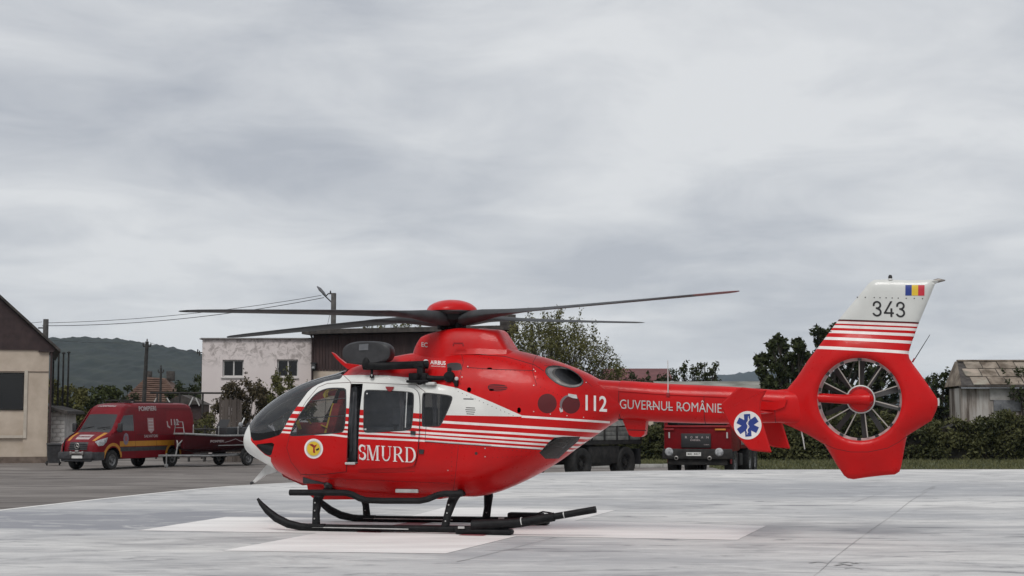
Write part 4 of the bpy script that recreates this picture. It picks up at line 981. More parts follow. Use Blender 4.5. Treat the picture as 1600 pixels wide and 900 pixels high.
bar_ = MB(); b0, b1, b2 = hl(738, 822, -1.02), hl(812, 817, -1.02), hl(931, 796, -1.02)
bar_.tube([b0, b1, hl(866, 807.5, -1.02)], [.085, .062, .060], 12); bar_.tube([hl(806, 817.5, -1.02), b2], .046, 12)
gh = bar_.build('handling_bar', GEARBLK, heli)
for q, yy in ((815, 815.8), (881, 804.7)): MB().tube([hl(q, yy, -1.02), hl(q + 1.5, yy - .3, -1.02)], .066 if q < 850 else .05, 12).build('reflective_band', LTGREY, gh)
MB().tube([hl(838, 803, .55), hl(848, 799.5, .55), hl(862, 801.5, .55)], .012, 6).build('tie_strap', GEARBLK, s2)
MB().box(hl(822, 806, .95), (.55, .16, .10), bev=.03).build('skid_cover', GEARBLK, s2)
# belly fittings
bf = MB(); bf.prism([(p.x, p.z) for p in (hl(*q) for q in ((449, 738), (452, 744), (482, 757.5), (492, 757), (500, 752), (470, 740)))], -.22, .22); bf.build('belly_antenna', RED2, heli)
mt = MB(); mt.prism([(p.x, p.z) for p in (hl(*q) for q in ((492, 748), (496, 771), (506, 779), (700, 778), (712, 770), (640, 764)))], -.33, .33); mt.build('belly_fairing', RED, heli)
MB().lathe([(.002, -.07), (.05, -.055), (.07, 0), (.05, .055), (.002, .07)], 14, hl(513, 757, -.5)).build('belly_lamp', BLACK, heli)
MB().box(hl(636, 767, -.55), (.34, .05, .055), bev=.01).build('belly_placard', LTGREY, heli)
wc = MB(); wc.prism([(p.x, p.z) for p in (hl(*q) for q in ((421, 722.5), (437, 730), (430, 738), (415, 742), (411, 746), (398, 754.5), (395.5, 752)))], -.02, .02); wco = wc.build('wire_cutter', LTGREY, heli)
MB().tube([hl(398, 752.5), hl(391.5, 755.5)], .022, 8).build('cutter_tip', BLACK, wco)
uc = MB(); uc.prism([(p.x, p.z) for p in (hl(*q) for q in ((519, 550.5), (524, 553), (530, 559), (541, 567.5), (561, 570), (569, 572), (560, 577), (545, 577), (536, 570), (527, 561)))], -.035, .035); uc.build('wire_cutter', RED, heli)

# ---- rescue hoist on the left flank of the engine deck
hst = empty('rescue_hoist'); hst.parent = heli
HY = -.60
oc = hl(575, 551.5, HY)
hm_ = MB(); rx_, rz_ = .375, .170; V, n_ = [], 40
for yy, k in ((-.10, .86), (-.075, .97), (-.03, 1.0), (.1, 1.0), (.15, .95)):
    for j in range(n_):
        t_ = 2 * math.pi * j / n_; c_, s_ = math.cos(t_), math.sin(t_); V.append((oc.x + rx_ * k * math.copysign(abs(c_) ** .72, c_), HY + yy, oc.z + rz_ * k * math.copysign(abs(s_) ** .8, s_)))
hm_.add(V, [(i * n_ + j, i * n_ + (j + 1) % n_, (i + 1) * n_ + (j + 1) % n_, (i + 1) * n_ + j) for i in range(4) for j in range(n_)] + [tuple(range(n_))[::-1], tuple(4 * n_ + j for j in range(n_))])
hm_.build('hoist_housing', varied('black hoist cover', (.016, .016, .018), (.034, .034, .037), 6, .5, 0, .1), hst)
lb_ = [hl(a, b_, HY - .103) for a, b_ in ((561.5, 538), (576, 537), (575.5, 547), (561, 547.5))]; MB().add([tuple(p) for p in lb_] + [(p.x, p.y - .006, p.z) for p in lb_], [(0, 1, 2, 3), (7, 6, 5, 4), (0, 4, 5, 1), (1, 5, 6, 2), (2, 6, 7, 3), (3, 7, 4, 0)]).build('hoist_label', GREYTRIM, hst)
bmh = MB(); bmh.tube([hl(569, 570, HY - .05), hl(600, 572, HY - .05), hl(660, 569.5, HY - .05), hl(668, 570, HY)], [.075, .058, .052, .06], 12); bmh.lathe([(.002, .10), (.05, .085), (.075, .03), (.08, -.03), (.06, -.07), (.002, -.08)], 16, hl(574, 567.5, HY - .05)); bmh.build('hoist_boom', GEARBLK, hst)
MB().lathe([(.05, .0), (.045, .03), (.02, .045), (.001, .047)], 14, hl(573.5, 563, HY - .06)).build('boom_cap', LTGREY, hst)
hk = MB(); p0 = hl(581, 578, HY - .05); hk.tube([p0, hl(581, 586, HY - .05)], .02, 8); hk.lathe([(.002, .03), (.03, .02), (.032, -.015), (.002, -.03)], 12, hl(581, 588, HY - .05)); hk.build('hoist_hook', GEARBLK, hst)
MB().lathe([(.002, .02), (.017, .01), (.002, -.015)], 8, hl(580.7, 587, HY - .085)).build('hook_ball', LTGREY, hst)
mr = MB()
def mbx(x0, y0, x1, y1, ly=-.66, dp_=.12, bev=.015):
    a, b_ = hl(x0, y0, ly), hl(x1, y1, ly); mr.box(((a.x + b_.x) / 2, ly, (a.z + b_.z) / 2), (abs(b_.x - a.x), dp_, abs(a.z - b_.z)), bev=bev)
mbx(653, 566, 663, 600); mbx(640, 583, 668, 597); mbx(648, 570, 664, 576); mbx(638, 594, 672, 598, -.68, .2, .01); mbx(654, 598, 660, 601.5)
mr.tube([hl(664, 590, -.66), hl(680, 591, -.66), hl(694, 590.5, -.66)], [.045, .035, .03], 10); mr.tube([hl(664, 585, -.66), hl(672, 590, -.66)], .025, 8)
mr.lathe([(.005, -.06), (.075, -.05), (.082, 0), (.075, .05), (.005, .06)], 18, hl(702.5, 589, -.66), 'y')
mbx(699, 574, 705, 596, -.66, .05); mbx(710, 594, 716, 604, -.72, .06); mr.tube([hl(706, 592, -.67), hl(713, 600, -.72)], .022, 8)
mr.build('hoist_bracket', GEARBLK, hst)
MB().lathe([(.002, -.02), (.026, -.012), (.026, .012), (.002, .02)], 12, hl(713.5, 591.5, -.74), 'y').build('bracket_cap', LTGREY, hst)
fl_ = MB(); a, b_ = hl(666, 597, -.72), hl(681, 602, -.72); fl_.box(((a.x + b_.x) / 2, -.72, (a.z + b_.z) / 2), (abs(b_.x - a.x), .10, abs(a.z - b_.z)), bev=.018); fl_.build('landing_light', LTGREY, hst)

# ================================================================== VEHICLES IN THE YARD
TYRE = varied('tyre rubber', (.010, .010, .010), (.028, .027, .026), 8, .85, 0, .2)
RIM = varied('wheel rim', (.10, .10, .10), (.26, .26, .26), 10, .5, .4)
VRED = paint('fire red van paint', (.165, .005, .011), .4, .04, .15, spec=.16)
VORANGE = flat('orange stripe', (.46, .20, .015), .5)
VGREY = varied('grey plastic cladding', (.022, .022, .025), (.045, .045, .048), 6, .65)
LAMP = varied('headlamp glass', (.20, .21, .22), (.42, .43, .44), 14, .15)
PALEMARK = flat('pale lettering film', (.42, .36, .36), .55)
PLATEW = flat('number plate', (.62, .62, .60), .5)
GRIME = varied('dusty dark chassis', (.010, .010, .010), (.030, .028, .026), 5, .9)
VGLASS = glass('vehicle glass', (.07, .08, .09), .04, .10)
ORANGE = flat('orange lamp glass', (.55, .20, .02), .35)
TARP = varied('grey canvas', (.10, .105, .10), (.20, .20, .185), 4, .85, 0, .3)
def wheel(c, r, wd, parent, out=1, axis='y', rimm=None, dish=.03):
    prof = [(r * .58, -wd / 2 + .03), (r * .82, -wd / 2), (r * .95, -wd / 2 + .01), (r, -wd / 2 + .05), (r, wd / 2 - .05), (r * .95, wd / 2 - .01), (r * .82, wd / 2), (r * .58, wd / 2 - .03), (r * .56, 0), (r * .58, -wd / 2 + .03)]
    o = MB().lathe(prof, 28, c, axis).build('wheel', TYRE, parent)
    e = wd / 2 * out; mb = MB(); pr = [(.01, e * .55 + out * dish), (r * .16, e * .55 + out * dish), (r * .20, e * .35), (r * .42, e * .28), (r * .50, e * .7), (r * .58, e * .86)]
    mb.lathe(pr, 24, c, axis)
    rm = mb.build('rim', rimm or RIM, o)
    nb = MB()
    for k in range(6):
        a = 2 * math.pi * k / 6; nb.lathe([(.018, e * .62), (.018, e * .62 + out * .03), (.001, e * .62 + out * .035)], 6, (c[0] + r * .27 * math.cos(a), c[1], c[2] + r * .27 * math.sin(a)), axis)
    nb.build('wheel_nut', BLACK, o)['kind'] = 'stuff'
    return o

# ---- fire service van
VA = R(248)
pv = ground(172, 734, YARD); vm = Matrix.Rotation(VA, 3, 'Z'); vloc = pv - vm @ Vector((-1.02, .86, 0)); vloc.z = YARD
van = tag(empty('fire_van', vloc, VA), 'dark red fire service van with an orange side stripe in the yard', 'van')
def vx(x_): return x_
def ux(x_): return x_ if x_ > -2.6 else -2.6 + (x_ + 2.6) / .763
WAX = (-1.02, vx(-5.30)); WR = .40
def arch(xc): return [(xc - .50 * math.cos(a), .46 + .50 * math.sin(a) * .92) for a in np.linspace(0, math.pi, 13)]
prof = [(.03, .40), (.05, .56), (.03, .76), (-.01, .98), (-.07, 1.13), (-.18, 1.22), (-.50, 1.37), (-.92, 1.52), (-1.06, 1.61), (-1.35, 1.94), (-1.62, 2.26), (-1.74, 2.42), (-1.90, 2.57), (-2.18, 2.68), (-2.60, 2.73), (-3.3, 2.75), (-6.4, 2.76), (-6.72, 2.71), (-6.88, 2.56), (-6.95, 2.30), (-6.99, 1.2), (-6.98, .46)]
bottom = [(vx(-6.5), .46)] + arch(WAX[1]) + [(vx(-4.5), .44), (-1.7, .44)] + arch(WAX[0]) + [(-.45, .40)]
prof = [(vx(a), b_) for a, b_ in prof]
vout = densify(prof + bottom, .09); VOA = np.array(vout); VOB = np.roll(VOA, -1, 0)
top_only = np.array(prof)
def seg_d(p, A, B):
    ab = B - A; t_ = np.clip(((p - A) * ab).sum(1) / np.maximum((ab ** 2).sum(1), 1e-12), 0, 1); return float(np.sqrt((((A + ab * t_[:, None]) - p) ** 2).sum(1)).min())
PA, PB = top_only[:-1], top_only[1:]
def van_w(x_, z_):
    w_ = 1.0 - .02 * max(0, .9 - z_) - .155 * max(0, (z_ - 1.35) / 1.4) ** 1.5
    if x_ > -1.0: w_ -= .15 * ((x_ + 1.0) / 1.05) ** 2
    return w_
VRND = .13
def van_y(x_, z_):
    d_ = seg_d(np.array([x_, z_]), PA, PB); q_ = min(d_ / VRND, 1); return van_w(x_, z_) - VRND * (1 - math.sqrt(max(0, 1 - (1 - q_) ** 2)))
def offs(z0, z1, x0, x1): return [(x0, z0), (x1, z0), (x1, z1), (x0, z1)]
arch_f = [(WAX[0] - .60 * math.cos(a), .50 + .60 * math.sin(a)) for a in np.linspace(0, math.pi, 16)]; arch_r = [(WAX[1] - .62 * math.cos(a), .50 + .62 * math.sin(a)) for a in np.linspace(0, math.pi, 16)]
sreg = [('orange', offs(.94, 1.16, -1.45, -6.2)), ('orange', arch_f + [(WAX[0] + .46, .5), ] + [(WAX[0] - .48 * math.cos(a), .5 + .48 * math.sin(a)) for a in np.linspace(math.pi, 0, 12)]), ('grey', offs(.74, .915, -1.5, -6.2)),
        ('orange', arch_r + [(WAX[1] - .48 * math.cos(a), .5 + .48 * math.sin(a)) for a in np.linspace(math.pi, 0, 12)]),
        ('black', offs(.30, .74, .2, -.50)), ('win', [(-1.20, 1.60), (-1.34, 1.76), (-1.76, 2.22), (-2.42, 2.26), (-2.42, 1.58)]), ('seam', ribbon([(-1.12, 1.0), (-1.10, 1.56)], .015)), ('seam', ribbon([(-2.52, .6), (-2.52, 2.38)], .015)), ('seam', ribbon([(-3.7, .6), (-3.7, 2.45)], .015)),
        ('seam', ribbon([(-2.6, 1.42), (-5.85, 1.42)], .02)), ('seam', ribbon([(-2.6, 2.52), (-5.8, 2.52)], .02)), ('lamp', [(-.16, .98), (-.10, 1.16), (-.34, 1.26), (-.66, 1.33), (-.58, 1.14), (-.40, 1.0)]), ('dark', [(-4.3, 1.6), (-5.7, 1.6), (-5.7, 2.42), (-4.3, 2.42)])]
vg = [(-7.0 + .11 * i + random.uniform(-.002, .002), .4 + .11 * j + random.uniform(-.002, .002)) for i in range(66) for j in range(24)]
vg = [p for p, k in zip(vg, inside(vout, np.array([p[0] for p in vg]), np.array([p[1] for p in vg]))) if k]
VREDP = paint('sun-dulled red panel', (.19, .007, .013), .4, .04, .1, spec=.16)
VK = {'red': VRED, 'orange': VORANGE, 'grey': VGREY, 'black': VGREY, 'win': VGLASS, 'seam': SEAM, 'lamp': LAMP, 'dark': VREDP, 'glass': VGLASS, 'white': PALEMARK}
Pv, Tv, kv = cdt_regions(vout, vg, [(k, densify([(ux(a) if len(p) < 9 else a, b_) for a, b_ in p], .2)) for k, p in sreg], 'red')
Yv = np.array([van_y(a, b_) for a, b_ in Pv]); V3 = np.c_[Pv[:, 0], Yv, Pv[:, 1]]
body = part_from('van_body', V3, Tv, (kv != 'win') & (kv != 'lamp'), VK, kv, van, 40, MIR, True)
part_from('door_window', V3, Tv, kv == 'win', VK, kv, van, 40); part_from('door_window', V3 * np.array(MIR), Tv, kv == 'win', VK, kv, van, 40, None, True)
part_from('headlight', V3 + np.array([.004, .008, 0]), Tv, kv == 'lamp', VK, kv, van, 40); part_from('headlight', (V3 + np.array([.004, .008, 0])) * np.array(MIR), Tv, kv == 'lamp', VK, kv, van, 40, None, True)
# the skin across from side to side: nose, bonnet, windscreen, roof, tail
pr = densify(prof, .10, False); sl = [0]
for i in range(1, len(pr)): sl.append(sl[-1] + math.hypot(pr[i][0] - pr[i - 1][0], pr[i][1] - pr[i - 1][1]))
sl = np.array(sl); prA = np.array(pr)
def s_of(q):  return float(sl[np.argmin(((prA - np.array(q)) ** 2).sum(1))])
def strip3(s_, yn):
    x_ = float(np.interp(s_, sl, prA[:, 0])); z_ = float(np.interp(s_, sl, prA[:, 1])); wb = van_w(x_, z_) - VRND
    cr = (.10 if z_ < 1.5 else .07) * yn * yn * max(0, min(1, (x_ + 2.2) / 1.0)); return (x_ - cr, yn * wb, z_ + (.03 * (1 - yn * yn) if z_ > 1.3 else 0))
so = [(0.0, -1.0)] + [(float(q), -1.0) for q in sl[1:]] + [(float(sl[-1]), -1 + .1 * i) for i in range(1, 21)] + [(float(q), 1.0) for q in sl[::-1][1:]] + [(0.0, 1 - .1 * i) for i in range(1, 20)]
sB, sG, sH, sW0, sW1, sR = s_of((.03, .76)), s_of((-.07, 1.13)), s_of((-.92, 1.52)), s_of((-1.06, 1.61)), s_of((-1.62, 2.26)), s_of((-1.90, 2.57))
def sq(a, b_, y0, y1): return densify([(a, y0), (b_, y0), (b_, y1), (a, y1)], .15)
treg = [('black', sq(-.01, sB, -1.01, 1.01)), ('black', sq(sB + .06, sG + .02, -.60, .60)), ('orange', sq(sG + .10, sH - .05, .72, .90)), ('orange', sq(sG + .10, sH - .05, -.90, -.72)), ('white', sq(sG + .22, sG + .60, -.42, .42)), ('black', sq(sH, sW0, -.92, .92)), ('glass', densify([(sW0, -.93), (sW1, -.90), (sW1, .90), (sW0, .93)], .15))]
sg_ = [(float(a) + random.uniform(-1, 1) * .002, -1 + .1 * j + random.uniform(-1, 1) * .002) for a in sl[1:-1] for j in range(1, 20)]
Ps, Ts, ks_ = cdt_regions(so, sg_, treg, 'red'); S3 = np.array([strip3(a, b_) for a, b_ in Ps])
part_from('van_top', S3, Ts, ks_ != 'glass', VK, ks_, van, 40, None, True); part_from('windscreen', S3, Ts, ks_ == 'glass', VK, ks_, van, 40, None)
MB().box((-3.8, 0, .50), (5.8, 1.6, .16)).box((-2.75, 0, 1.6), (.06, 1.7, 2.0)).build('van_floor', GRIME, van)
for k, q in enumerate(((-1.95, .45), (-1.95, -.45))): MB().box((q[0], q[1], 1.45), (.18, .5, .8), bev=.05).box((q[0] + .25, q[1], 1.1), (.5, .5, .16), bev=.04).build('seat', DARKTRIM, van)
for xw in WAX:
    for sg in (1, -1): wheel((xw, sg * .84, WR), WR, .27, van, sg)
for sg in (1, -1):
    mo = MB(); mo.box((-1.26, sg * 1.14, 1.72), (.13, .20, .38), bev=.04); mo.tube([(-1.26, sg * .93, 1.62), (-1.26, sg * 1.10, 1.62)], .03, 6); mo.build('wing_mirror', BLACK, van)
fb = MB(); fb.box((.10, 0, .60), (.16, 1.70, .30), bev=.05); fb.box((.06, 0, .42), (.12, 1.5, .14), bev=.04); fb.build('front_bumper', VGREY, van)
MB().box((.19, .12, .545), (.012, .52, .115)).build('number_plate', PLATEW, van)
wn = MB(); wn.tube([(.20, -.14, .70), (.20, .40, .70)], .055, 10); wn.box((.20, .13, .76), (.10, .16, .13), bev=.02); wn.box((.21, -.16, .70), (.10, .09, .16), bev=.02); wn.box((.21, .42, .70), (.10, .09, .16), bev=.02); wn.build('winch', METAL, van)
gs = MB()
for k in range(4): gs.box((.035 - .022 * k, 0, .84 + .075 * k), (.03, 1.0 - .04 * k, .018), bev=.004)
gs.build('grille_bar', VGREY, van)
rb2 = MB(); rb2.lathe([(.105, -.012), (.125, 0), (.105, .012), (.095, 0), (.105, -.012)], 20, (.06, 0, .985), 'x')
for k in range(3):
    a = math.pi / 2 + 2 * math.pi * k / 3; rb2.tube([(.062, 0, .985), (.062, .10 * math.cos(a), .985 + .10 * math.sin(a))], [.022, .008], 6)
rb2.build('star_badge', METAL, van)
lb2 = MB(); lb2.box((-2.75, 0, 2.86), (.28, 1.35, .06), bev=.02); lb2.tube([(-2.6, -.6, 2.72), (-2.6, -.6, 2.86)], .02, 6); lb2.tube([(-2.6, .6, 2.72), (-2.6, .6, 2.86)], .02, 6); lb2.build('roof_light_bar', GRIME, van)
MB().box((-2.95, .30, 2.82), (.26, .34, .11), bev=.03).build('roof_unit', PALEMARK, van)
MB().box((-4.5, .1, 2.785), (2.8, .9, .05), bev=.02).build('roof_rack', GRIME, van)
def vside(a, b_): return (ux(a), van_y(ux(a), -b_) + .008, -b_)
lettering('lettering', 'POMPIERI', (-2.80, -2.42), (-3.75, -2.45), .19, vside, PALEMARK, body, .03)
lettering('lettering', '112', (-4.52, -1.82), (-4.98, -1.82), .25, vside, PALEMARK, body, .03)
lettering('lettering', 'SALVATORI', (-3.0, -1.30), (-3.75, -1.30), .11, vside, PALEMARK, body, .02)
def vpatch(name, poly, m, off=.006): return raw(name, [(ux(a), van_y(ux(a), b_) + off, b_) for a, b_ in poly], [tuple(range(len(poly)))], m, body)
vpatch('coat_of_arms', [(-3.22, 2.12), (-3.55, 2.12), (-3.55, 1.60), (-3.385, 1.46), (-3.22, 1.60)], flat('faded emblem film', (.36, .22, .22), .6)); 
for k in range(4): vpatch('emblem_bar', [(-3.26, 2.04 - .13 * k), (-3.51, 2.04 - .13 * k), (-3.51, 1.98 - .13 * k), (-3.26, 1.98 - .13 * k)], PALEMARK, .010)
vpatch('service_emblem', [(-1.86 + .19 * math.cos(a), 1.25 + .26 * math.sin(a)) for a in np.linspace(0, 2 * math.pi, 9)[:-1]], flat('dull silver emblem', (.20, .16, .20), .5)); vpatch('service_emblem', [(-1.86 + .09 * math.cos(a), 1.27 + .12 * math.sin(a)) for a in np.linspace(0, 2 * math.pi, 7)[:-1]], flat('emblem centre', (.30, .08, .09), .5), .011)
vpatch('handset_mark', [(-4.28, 1.98), (-4.34, 1.98), (-4.36, 1.80), (-4.47, 1.72), (-4.45, 1.67), (-4.31, 1.74)], PALEMARK)
def vfront(s0): 
    def f(a, b_): p = strip3(s0 - b_, a); return (p[0] + .012, p[1], p[2] + .012)
    return f
lettering('lettering', 'POMPIERII', (-.62, 0), (.55, 0), .12, vfront(sR - .02), PALEMARK, body, .03)
lettering('lettering', 'POMPIERI', (-.36, 0), (.36, 0), .10, vfront(sG + .34), VRED, body, .02)
ck = MB(); ck.tube([(-1.11, -.7, 1.70), (-1.17, -.1, 1.77)], .012, 5); ck.tube([(-1.11, .1, 1.70), (-1.17, .7, 1.77)], .012, 5); ck.build('wiper', BLACK, van)

# ---- black bin beside the van
bn = at(91, 700, 70); bb_ = tag(empty('waste_bin', (bn.x + .1, 69.0, YARD), R(20)), 'black bin at the white block wall beside the fire van', 'bin')
mb = MB(); mb.add([(-.24, -.24, .12), (.24, -.24, .12), (.24, .24, .12), (-.24, .24, .12), (-.30, -.32, .92), (.30, -.32, .92), (.30, .32, .92), (-.30, .32, .92)], [(3, 2, 1, 0), (0, 1, 5, 4), (1, 2, 6, 5), (2, 3, 7, 6), (3, 0, 4, 7), (4, 5, 6, 7)]); mb.build('bin_body', VGREY, bb_)
MB().box((0, 0, .95), (.64, .70, .05), Matrix.Rotation(R(4), 3, 'X'), bev=.015).build('lid', BLACK, bb_)
for sg in (-1, 1): wheel((sg * .27, .24, .11), .11, .06, bb_, sg, 'x')

# ---- rescue boat on its trailer
BA = R(238)
pb_ = ground(386, 727.5, YARD); bmx = Matrix.Rotation(BA, 3, 'Z'); bloc = pb_ - bmx @ Vector((-3.05, .84, 0)); bloc.z = YARD
trl = tag(empty('boat_trailer', bloc, BA), 'low grey boat trailer with a tow bar standing behind the fire van', 'trailer')
GALV = varied('galvanised steel', (.20, .20, .20), (.34, .34, .335), 6, .5, .5)
for sg in (1, -1):
    MB().tube([(1.35, 0, .52), (.1, sg * .35, .50), (-.6, sg * .62, .48), (-4.1, sg * .62, .48)], .045, 8).build('frame_rail', GALV, trl)
    wheel((-3.05, sg * .84, .31), .31, .20, trl, sg)
    mg = MB(); mg.tube([(-3.05 + .40 * math.cos(a), sg * .84, .33 + .40 * math.sin(a)) for a in np.linspace(math.pi, 0, 9)], .11, 8, flat_=.15, up=(0, 1, 0)); mg.build('mudguard', GRIME, trl)
for xx in (-.7, -2.7, -4.0): MB().box((xx, 0, .48), (.08, 1.3, .08), bev=.01).build('cross_beam', GALV, trl)
hh = MB(); hh.box((1.42, 0, .52), (.28, .10, .10), bev=.02); hh.tube([(1.20, .09, .05), (1.20, .09, .62)], .03, 8); hh.lathe([(.002, -.04), (.09, -.03), (.09, .03), (.002, .04)], 14, (1.20, .09, .09), 'y'); hh.build('tow_coupling', GALV, trl)
MB().tube([(.55, 0, .52), (.45, 0, .95), (.30, .18, 1.20)], .035, 8).tube([(.45, 0, .9), (.30, -.18, 1.20)], .035, 8).box((.40, 0, .98), (.10, .16, .14), bev=.02).build('winch_post', GALV, trl)
boat = tag(empty('rescue_boat', bloc, BA), 'dark red open rescue boat with a grey gunwale resting on the trailer', 'boat')
BR = paint('boat red', (.050, .004, .007), .5, .03, .2, spec=.16)
def hull_secs(sc_=1.0):
    V = []
    for k in range(15):
        t_ = k / 14; x_ = .35 - 4.35 * t_; wd = (.30 + .52 * min(1, t_ / .28) ** .7) * sc_; kz = .60 + .35 * max(0, 1 - t_ / .25) ** 2; sh = 1.34 + .10 * max(0, 1 - t_ / .4)
        V += [(x_, -wd, sh), (x_, -wd * .97, .98), (x_, -wd * .80, .78), (x_, 0, kz), (x_, wd * .80, .78), (x_, wd * .97, .98), (x_, wd, sh)]
    return V
V = hull_secs(); Fc = [(k * 7 + j, k * 7 + j + 1, (k + 1) * 7 + j + 1, (k + 1) * 7 + j) for k in range(14) for j in range(6)] + [tuple(range(7)), tuple(98 + j for j in range(7))]
hl_ = raw('hull', V, Fc, [BR], boat, 40, recalc=True)
deckv = [V[k * 7 + 0] for k in range(15)] + [V[k * 7 + 6] for k in range(14, -1, -1)]; raw('boat_floor', [(a, b_ * .95, 1.02) for a, b_, _ in deckv], [tuple(range(30))], VGREY, boat)
for sg in (0, 6): MB().tube([Vector(V[k * 7 + sg]) for k in range(15)], .045, 8).build('gunwale', GALV, boat)
MB().tube([Vector(V[0]), Vector(V[6])], .045, 8).build('gunwale', GALV, boat)
for k in (1, 5, 9):
    p = Vector(V[k * 7 + 6]); MB().tube([p, p + Vector((0, 0, .34)), p + Vector((-.06, -.05, .40))], .022, 6).build('rail_post', GALV, boat)
MB().tube([Vector(V[0]) + Vector((.02, 0, .0)), (.38, -.2, 1.95), (.38, .2, 1.95), Vector(V[6]) + Vector((.02, 0, 0))], .022, 6).tube([(.38, -.25, 1.7), (.38, .25, 1.7)], .02, 6).build('bow_rail', GALV, boat)
MB().tube([Vector(V[k * 7 + 5]) + Vector((0, .025, -.06)) for k in range(5, 15)], .022, 6).build('rub_strake', GALV, boat)
def bside(a, b_):
    k = min(max((.35 - a) / 4.35 * 14, 0), 13.99); i = int(k); f_ = k - i; w0 = V_h[i * 7 + 6][1] * (1 - f_) + V_h[(i + 1) * 7 + 6][1] * f_; return (a, w0 * (1 - .03 * (1.34 + b_) / .36) + .012, -b_)
V_h = V
lettering('lettering', 'POMPIERI', (-.75, -1.06), (-1.55, -1.06), .10, bside, PALEMARK, hl_, .02); lettering('lettering', 'POMPIERI', (-3.0, -1.10), (-3.7, -1.10), .16, bside, PALEMARK, hl_, .02)
MB().add([bside(a, b_) for a, b_ in ribbon([(-1.6, -1.05), (-1.95, -1.11), (-2.3, -1.20), (-2.6, -1.10), (-2.9, -1.05)], .02)], [(i, i + 1, 8 - i, 9 - i) for i in range(4)]).build('wave_line', PALEMARK, hl_)
con = MB(); con.box((-2.6, 0, 1.35), (.7, .7, .7), bev=.06); con.add([(-2.25, -.32, 1.7), (-2.25, .32, 1.7), (-2.5, .30, 2.05), (-2.5, -.30, 2.05)], [(0, 1, 2, 3)]); con.build('console', BLACK, boat)
MB().box((-3.55, 0, 1.46), (1.0, 1.2, .5), bev=.14).build('cover_sheet', BLACK, boat)
ob = MB(); ob.box((-4.20, 0, 1.62), (.42, .34, .52), Matrix.Rotation(R(-18), 3, 'Y'), bev=.09); ob.tube([(-4.22, 0, 1.4), (-4.15, 0, .75)], [.09, .06], 8); ob.box((-4.18, 0, .72), (.34, .05, .10), bev=.02); ob.build('outboard_motor', BLACK, boat)
MB().tube([(-3.10, .35, 1.70), (-3.35, .38, 2.12)], .035, 8).build('search_light', LTGREY, boat); MB().lathe([(.002, -.05), (.10, -.04), (.10, .05), (.002, .06)], 14, (-3.05, .42, 1.82), 'y').build('round_lamp', LAMP, boat)

# ---- two big trucks behind the pad
TRED = paint('truck red', (.20, .006, .010), .5, .03, .22, spec=.16)
TA = R(-90 - 17)
tp = at(1090, 700, 54.5); truck = tag(empty('fire_truck', (tp.x, 54.5, YARD), TA), 'red truck with a black grille seen head on behind the tail boom', 'truck')
cb = MB(); cb.box((-.95, 0, 1.95), (1.9, 2.44, 2.05), bev=.10); cab = cb.build('cab', TRED, truck)
MB().box((.02, 0, 2.28), (.03, 2.12, .80), bev=.02).build('windscreen', GLASSD, truck); MB().box((.005, -.28, 2.00), (.04, .86, .20), Matrix.Rotation(R(2), 3, 'X'), bev=.01).build('sun_shade', PALEMARK, truck)
MB().box((.025, 0, 1.83), (.05, 2.30, .06), bev=.01).build('trim_strip', RED2, truck)
gp = MB(); gp.box((.035, -.05, 1.33), (.06, 1.06, .50), bev=.02); grille = gp.build('grille_panel', BLACK, truck)
def tfront(a, b_): return (.070, a, -b_)
for k, ch in enumerate('ROMAN'): lettering('lettering', ch, (-.43 + .19 * k, -1.41), (-.355 + .19 * k, -1.41), .075, tfront, PALEMARK, grille, .01)
lettering('lettering', 'DIESEL', (-.24, -1.32), (.12, -1.32), .055, tfront, PALEMARK, grille, .01); lettering('lettering', 'ROMAN', (.24, -1.17), (.42, -1.17), .035, tfront, PALEMARK, grille, .01)
bu = MB(); bu.box((.08, 0, .86), (.28, 2.46, .36), bev=.05); bu.box((.02, 0, .58), (.16, 2.1, .22), bev=.04); bump_ = bu.build('bumper', GRIME, truck)
for yy in (-.98, .80): MB().lathe([(.002, .05), (.11, .045), (.15, 0), (.13, -.04)], 20, (.22, yy, .93), 'x').build('headlight', LAMP, truck)
for yy in (-.72, .46): MB().lathe([(.045, .03), (.075, .02), (.075, -.02)], 14, (.22, yy, .72), 'x').build('fog_light', METAL, truck)
MB().box((.235, -.10, .86), (.02, .52, .13)).build('number_plate', PLATEW, truck)
lettering('lettering', 'MAI', (-.31, -.83), (-.17, -.83), .07, lambda a, b_: (.248, a, -b_), BMARK, bump_, .01); lettering('lettering', '4417', (-.09, -.83), (.12, -.83), .07, lambda a, b_: (.248, a, -b_), BMARK, bump_, .01)
for yy, m in ((.82, ORANGE), (-1.02, RED2)): MB().box((.03, yy, 1.72), (.05, .38, .06), bev=.01).build('marker_light', m, truck)
for yy in (-1.0, 1.06): MB().tube([(.05, yy, 1.42), (.07, yy, 1.62)], .03, 6).build('grab_handle', LTGREY, truck)
for sg in (1, -1):
    mo = MB(); mo.box((.05, sg * 1.42, 2.2), (.10, .20, .45), bev=.03); mo.tube([(-.05, sg * 1.2, 2.4), (.05, sg * 1.4, 2.4)], .02, 6); mo.build('mirror', BLACK, truck)
    fn = MB(); fn.tube([(-1.0 + .66 * math.cos(a), sg * 1.12, .58 + .66 * math.sin(a)) for a in np.linspace(-.1, math.pi, 11)], .14, 8, flat_=.25, up=(0, 1, 0)); fn.build('fender', TRED, truck)
    wheel((-1.0, sg * 1.02, .55), .55, .34, truck, sg); wheel((-4.4, sg * .98, .55), .55, .5, truck, sg); wheel((-5.75, sg * .98, .55), .55, .5, truck, sg)
MB().box((-3.8, 0, .80), (6.0, .85, .24)).build('chassis', GRIME, truck); tk_ = MB(); tk_.box((-4.5, 0, 1.95), (4.6, 2.4, 1.9), bev=.05); tko = tk_.build('equipment_body', TRED, truck)
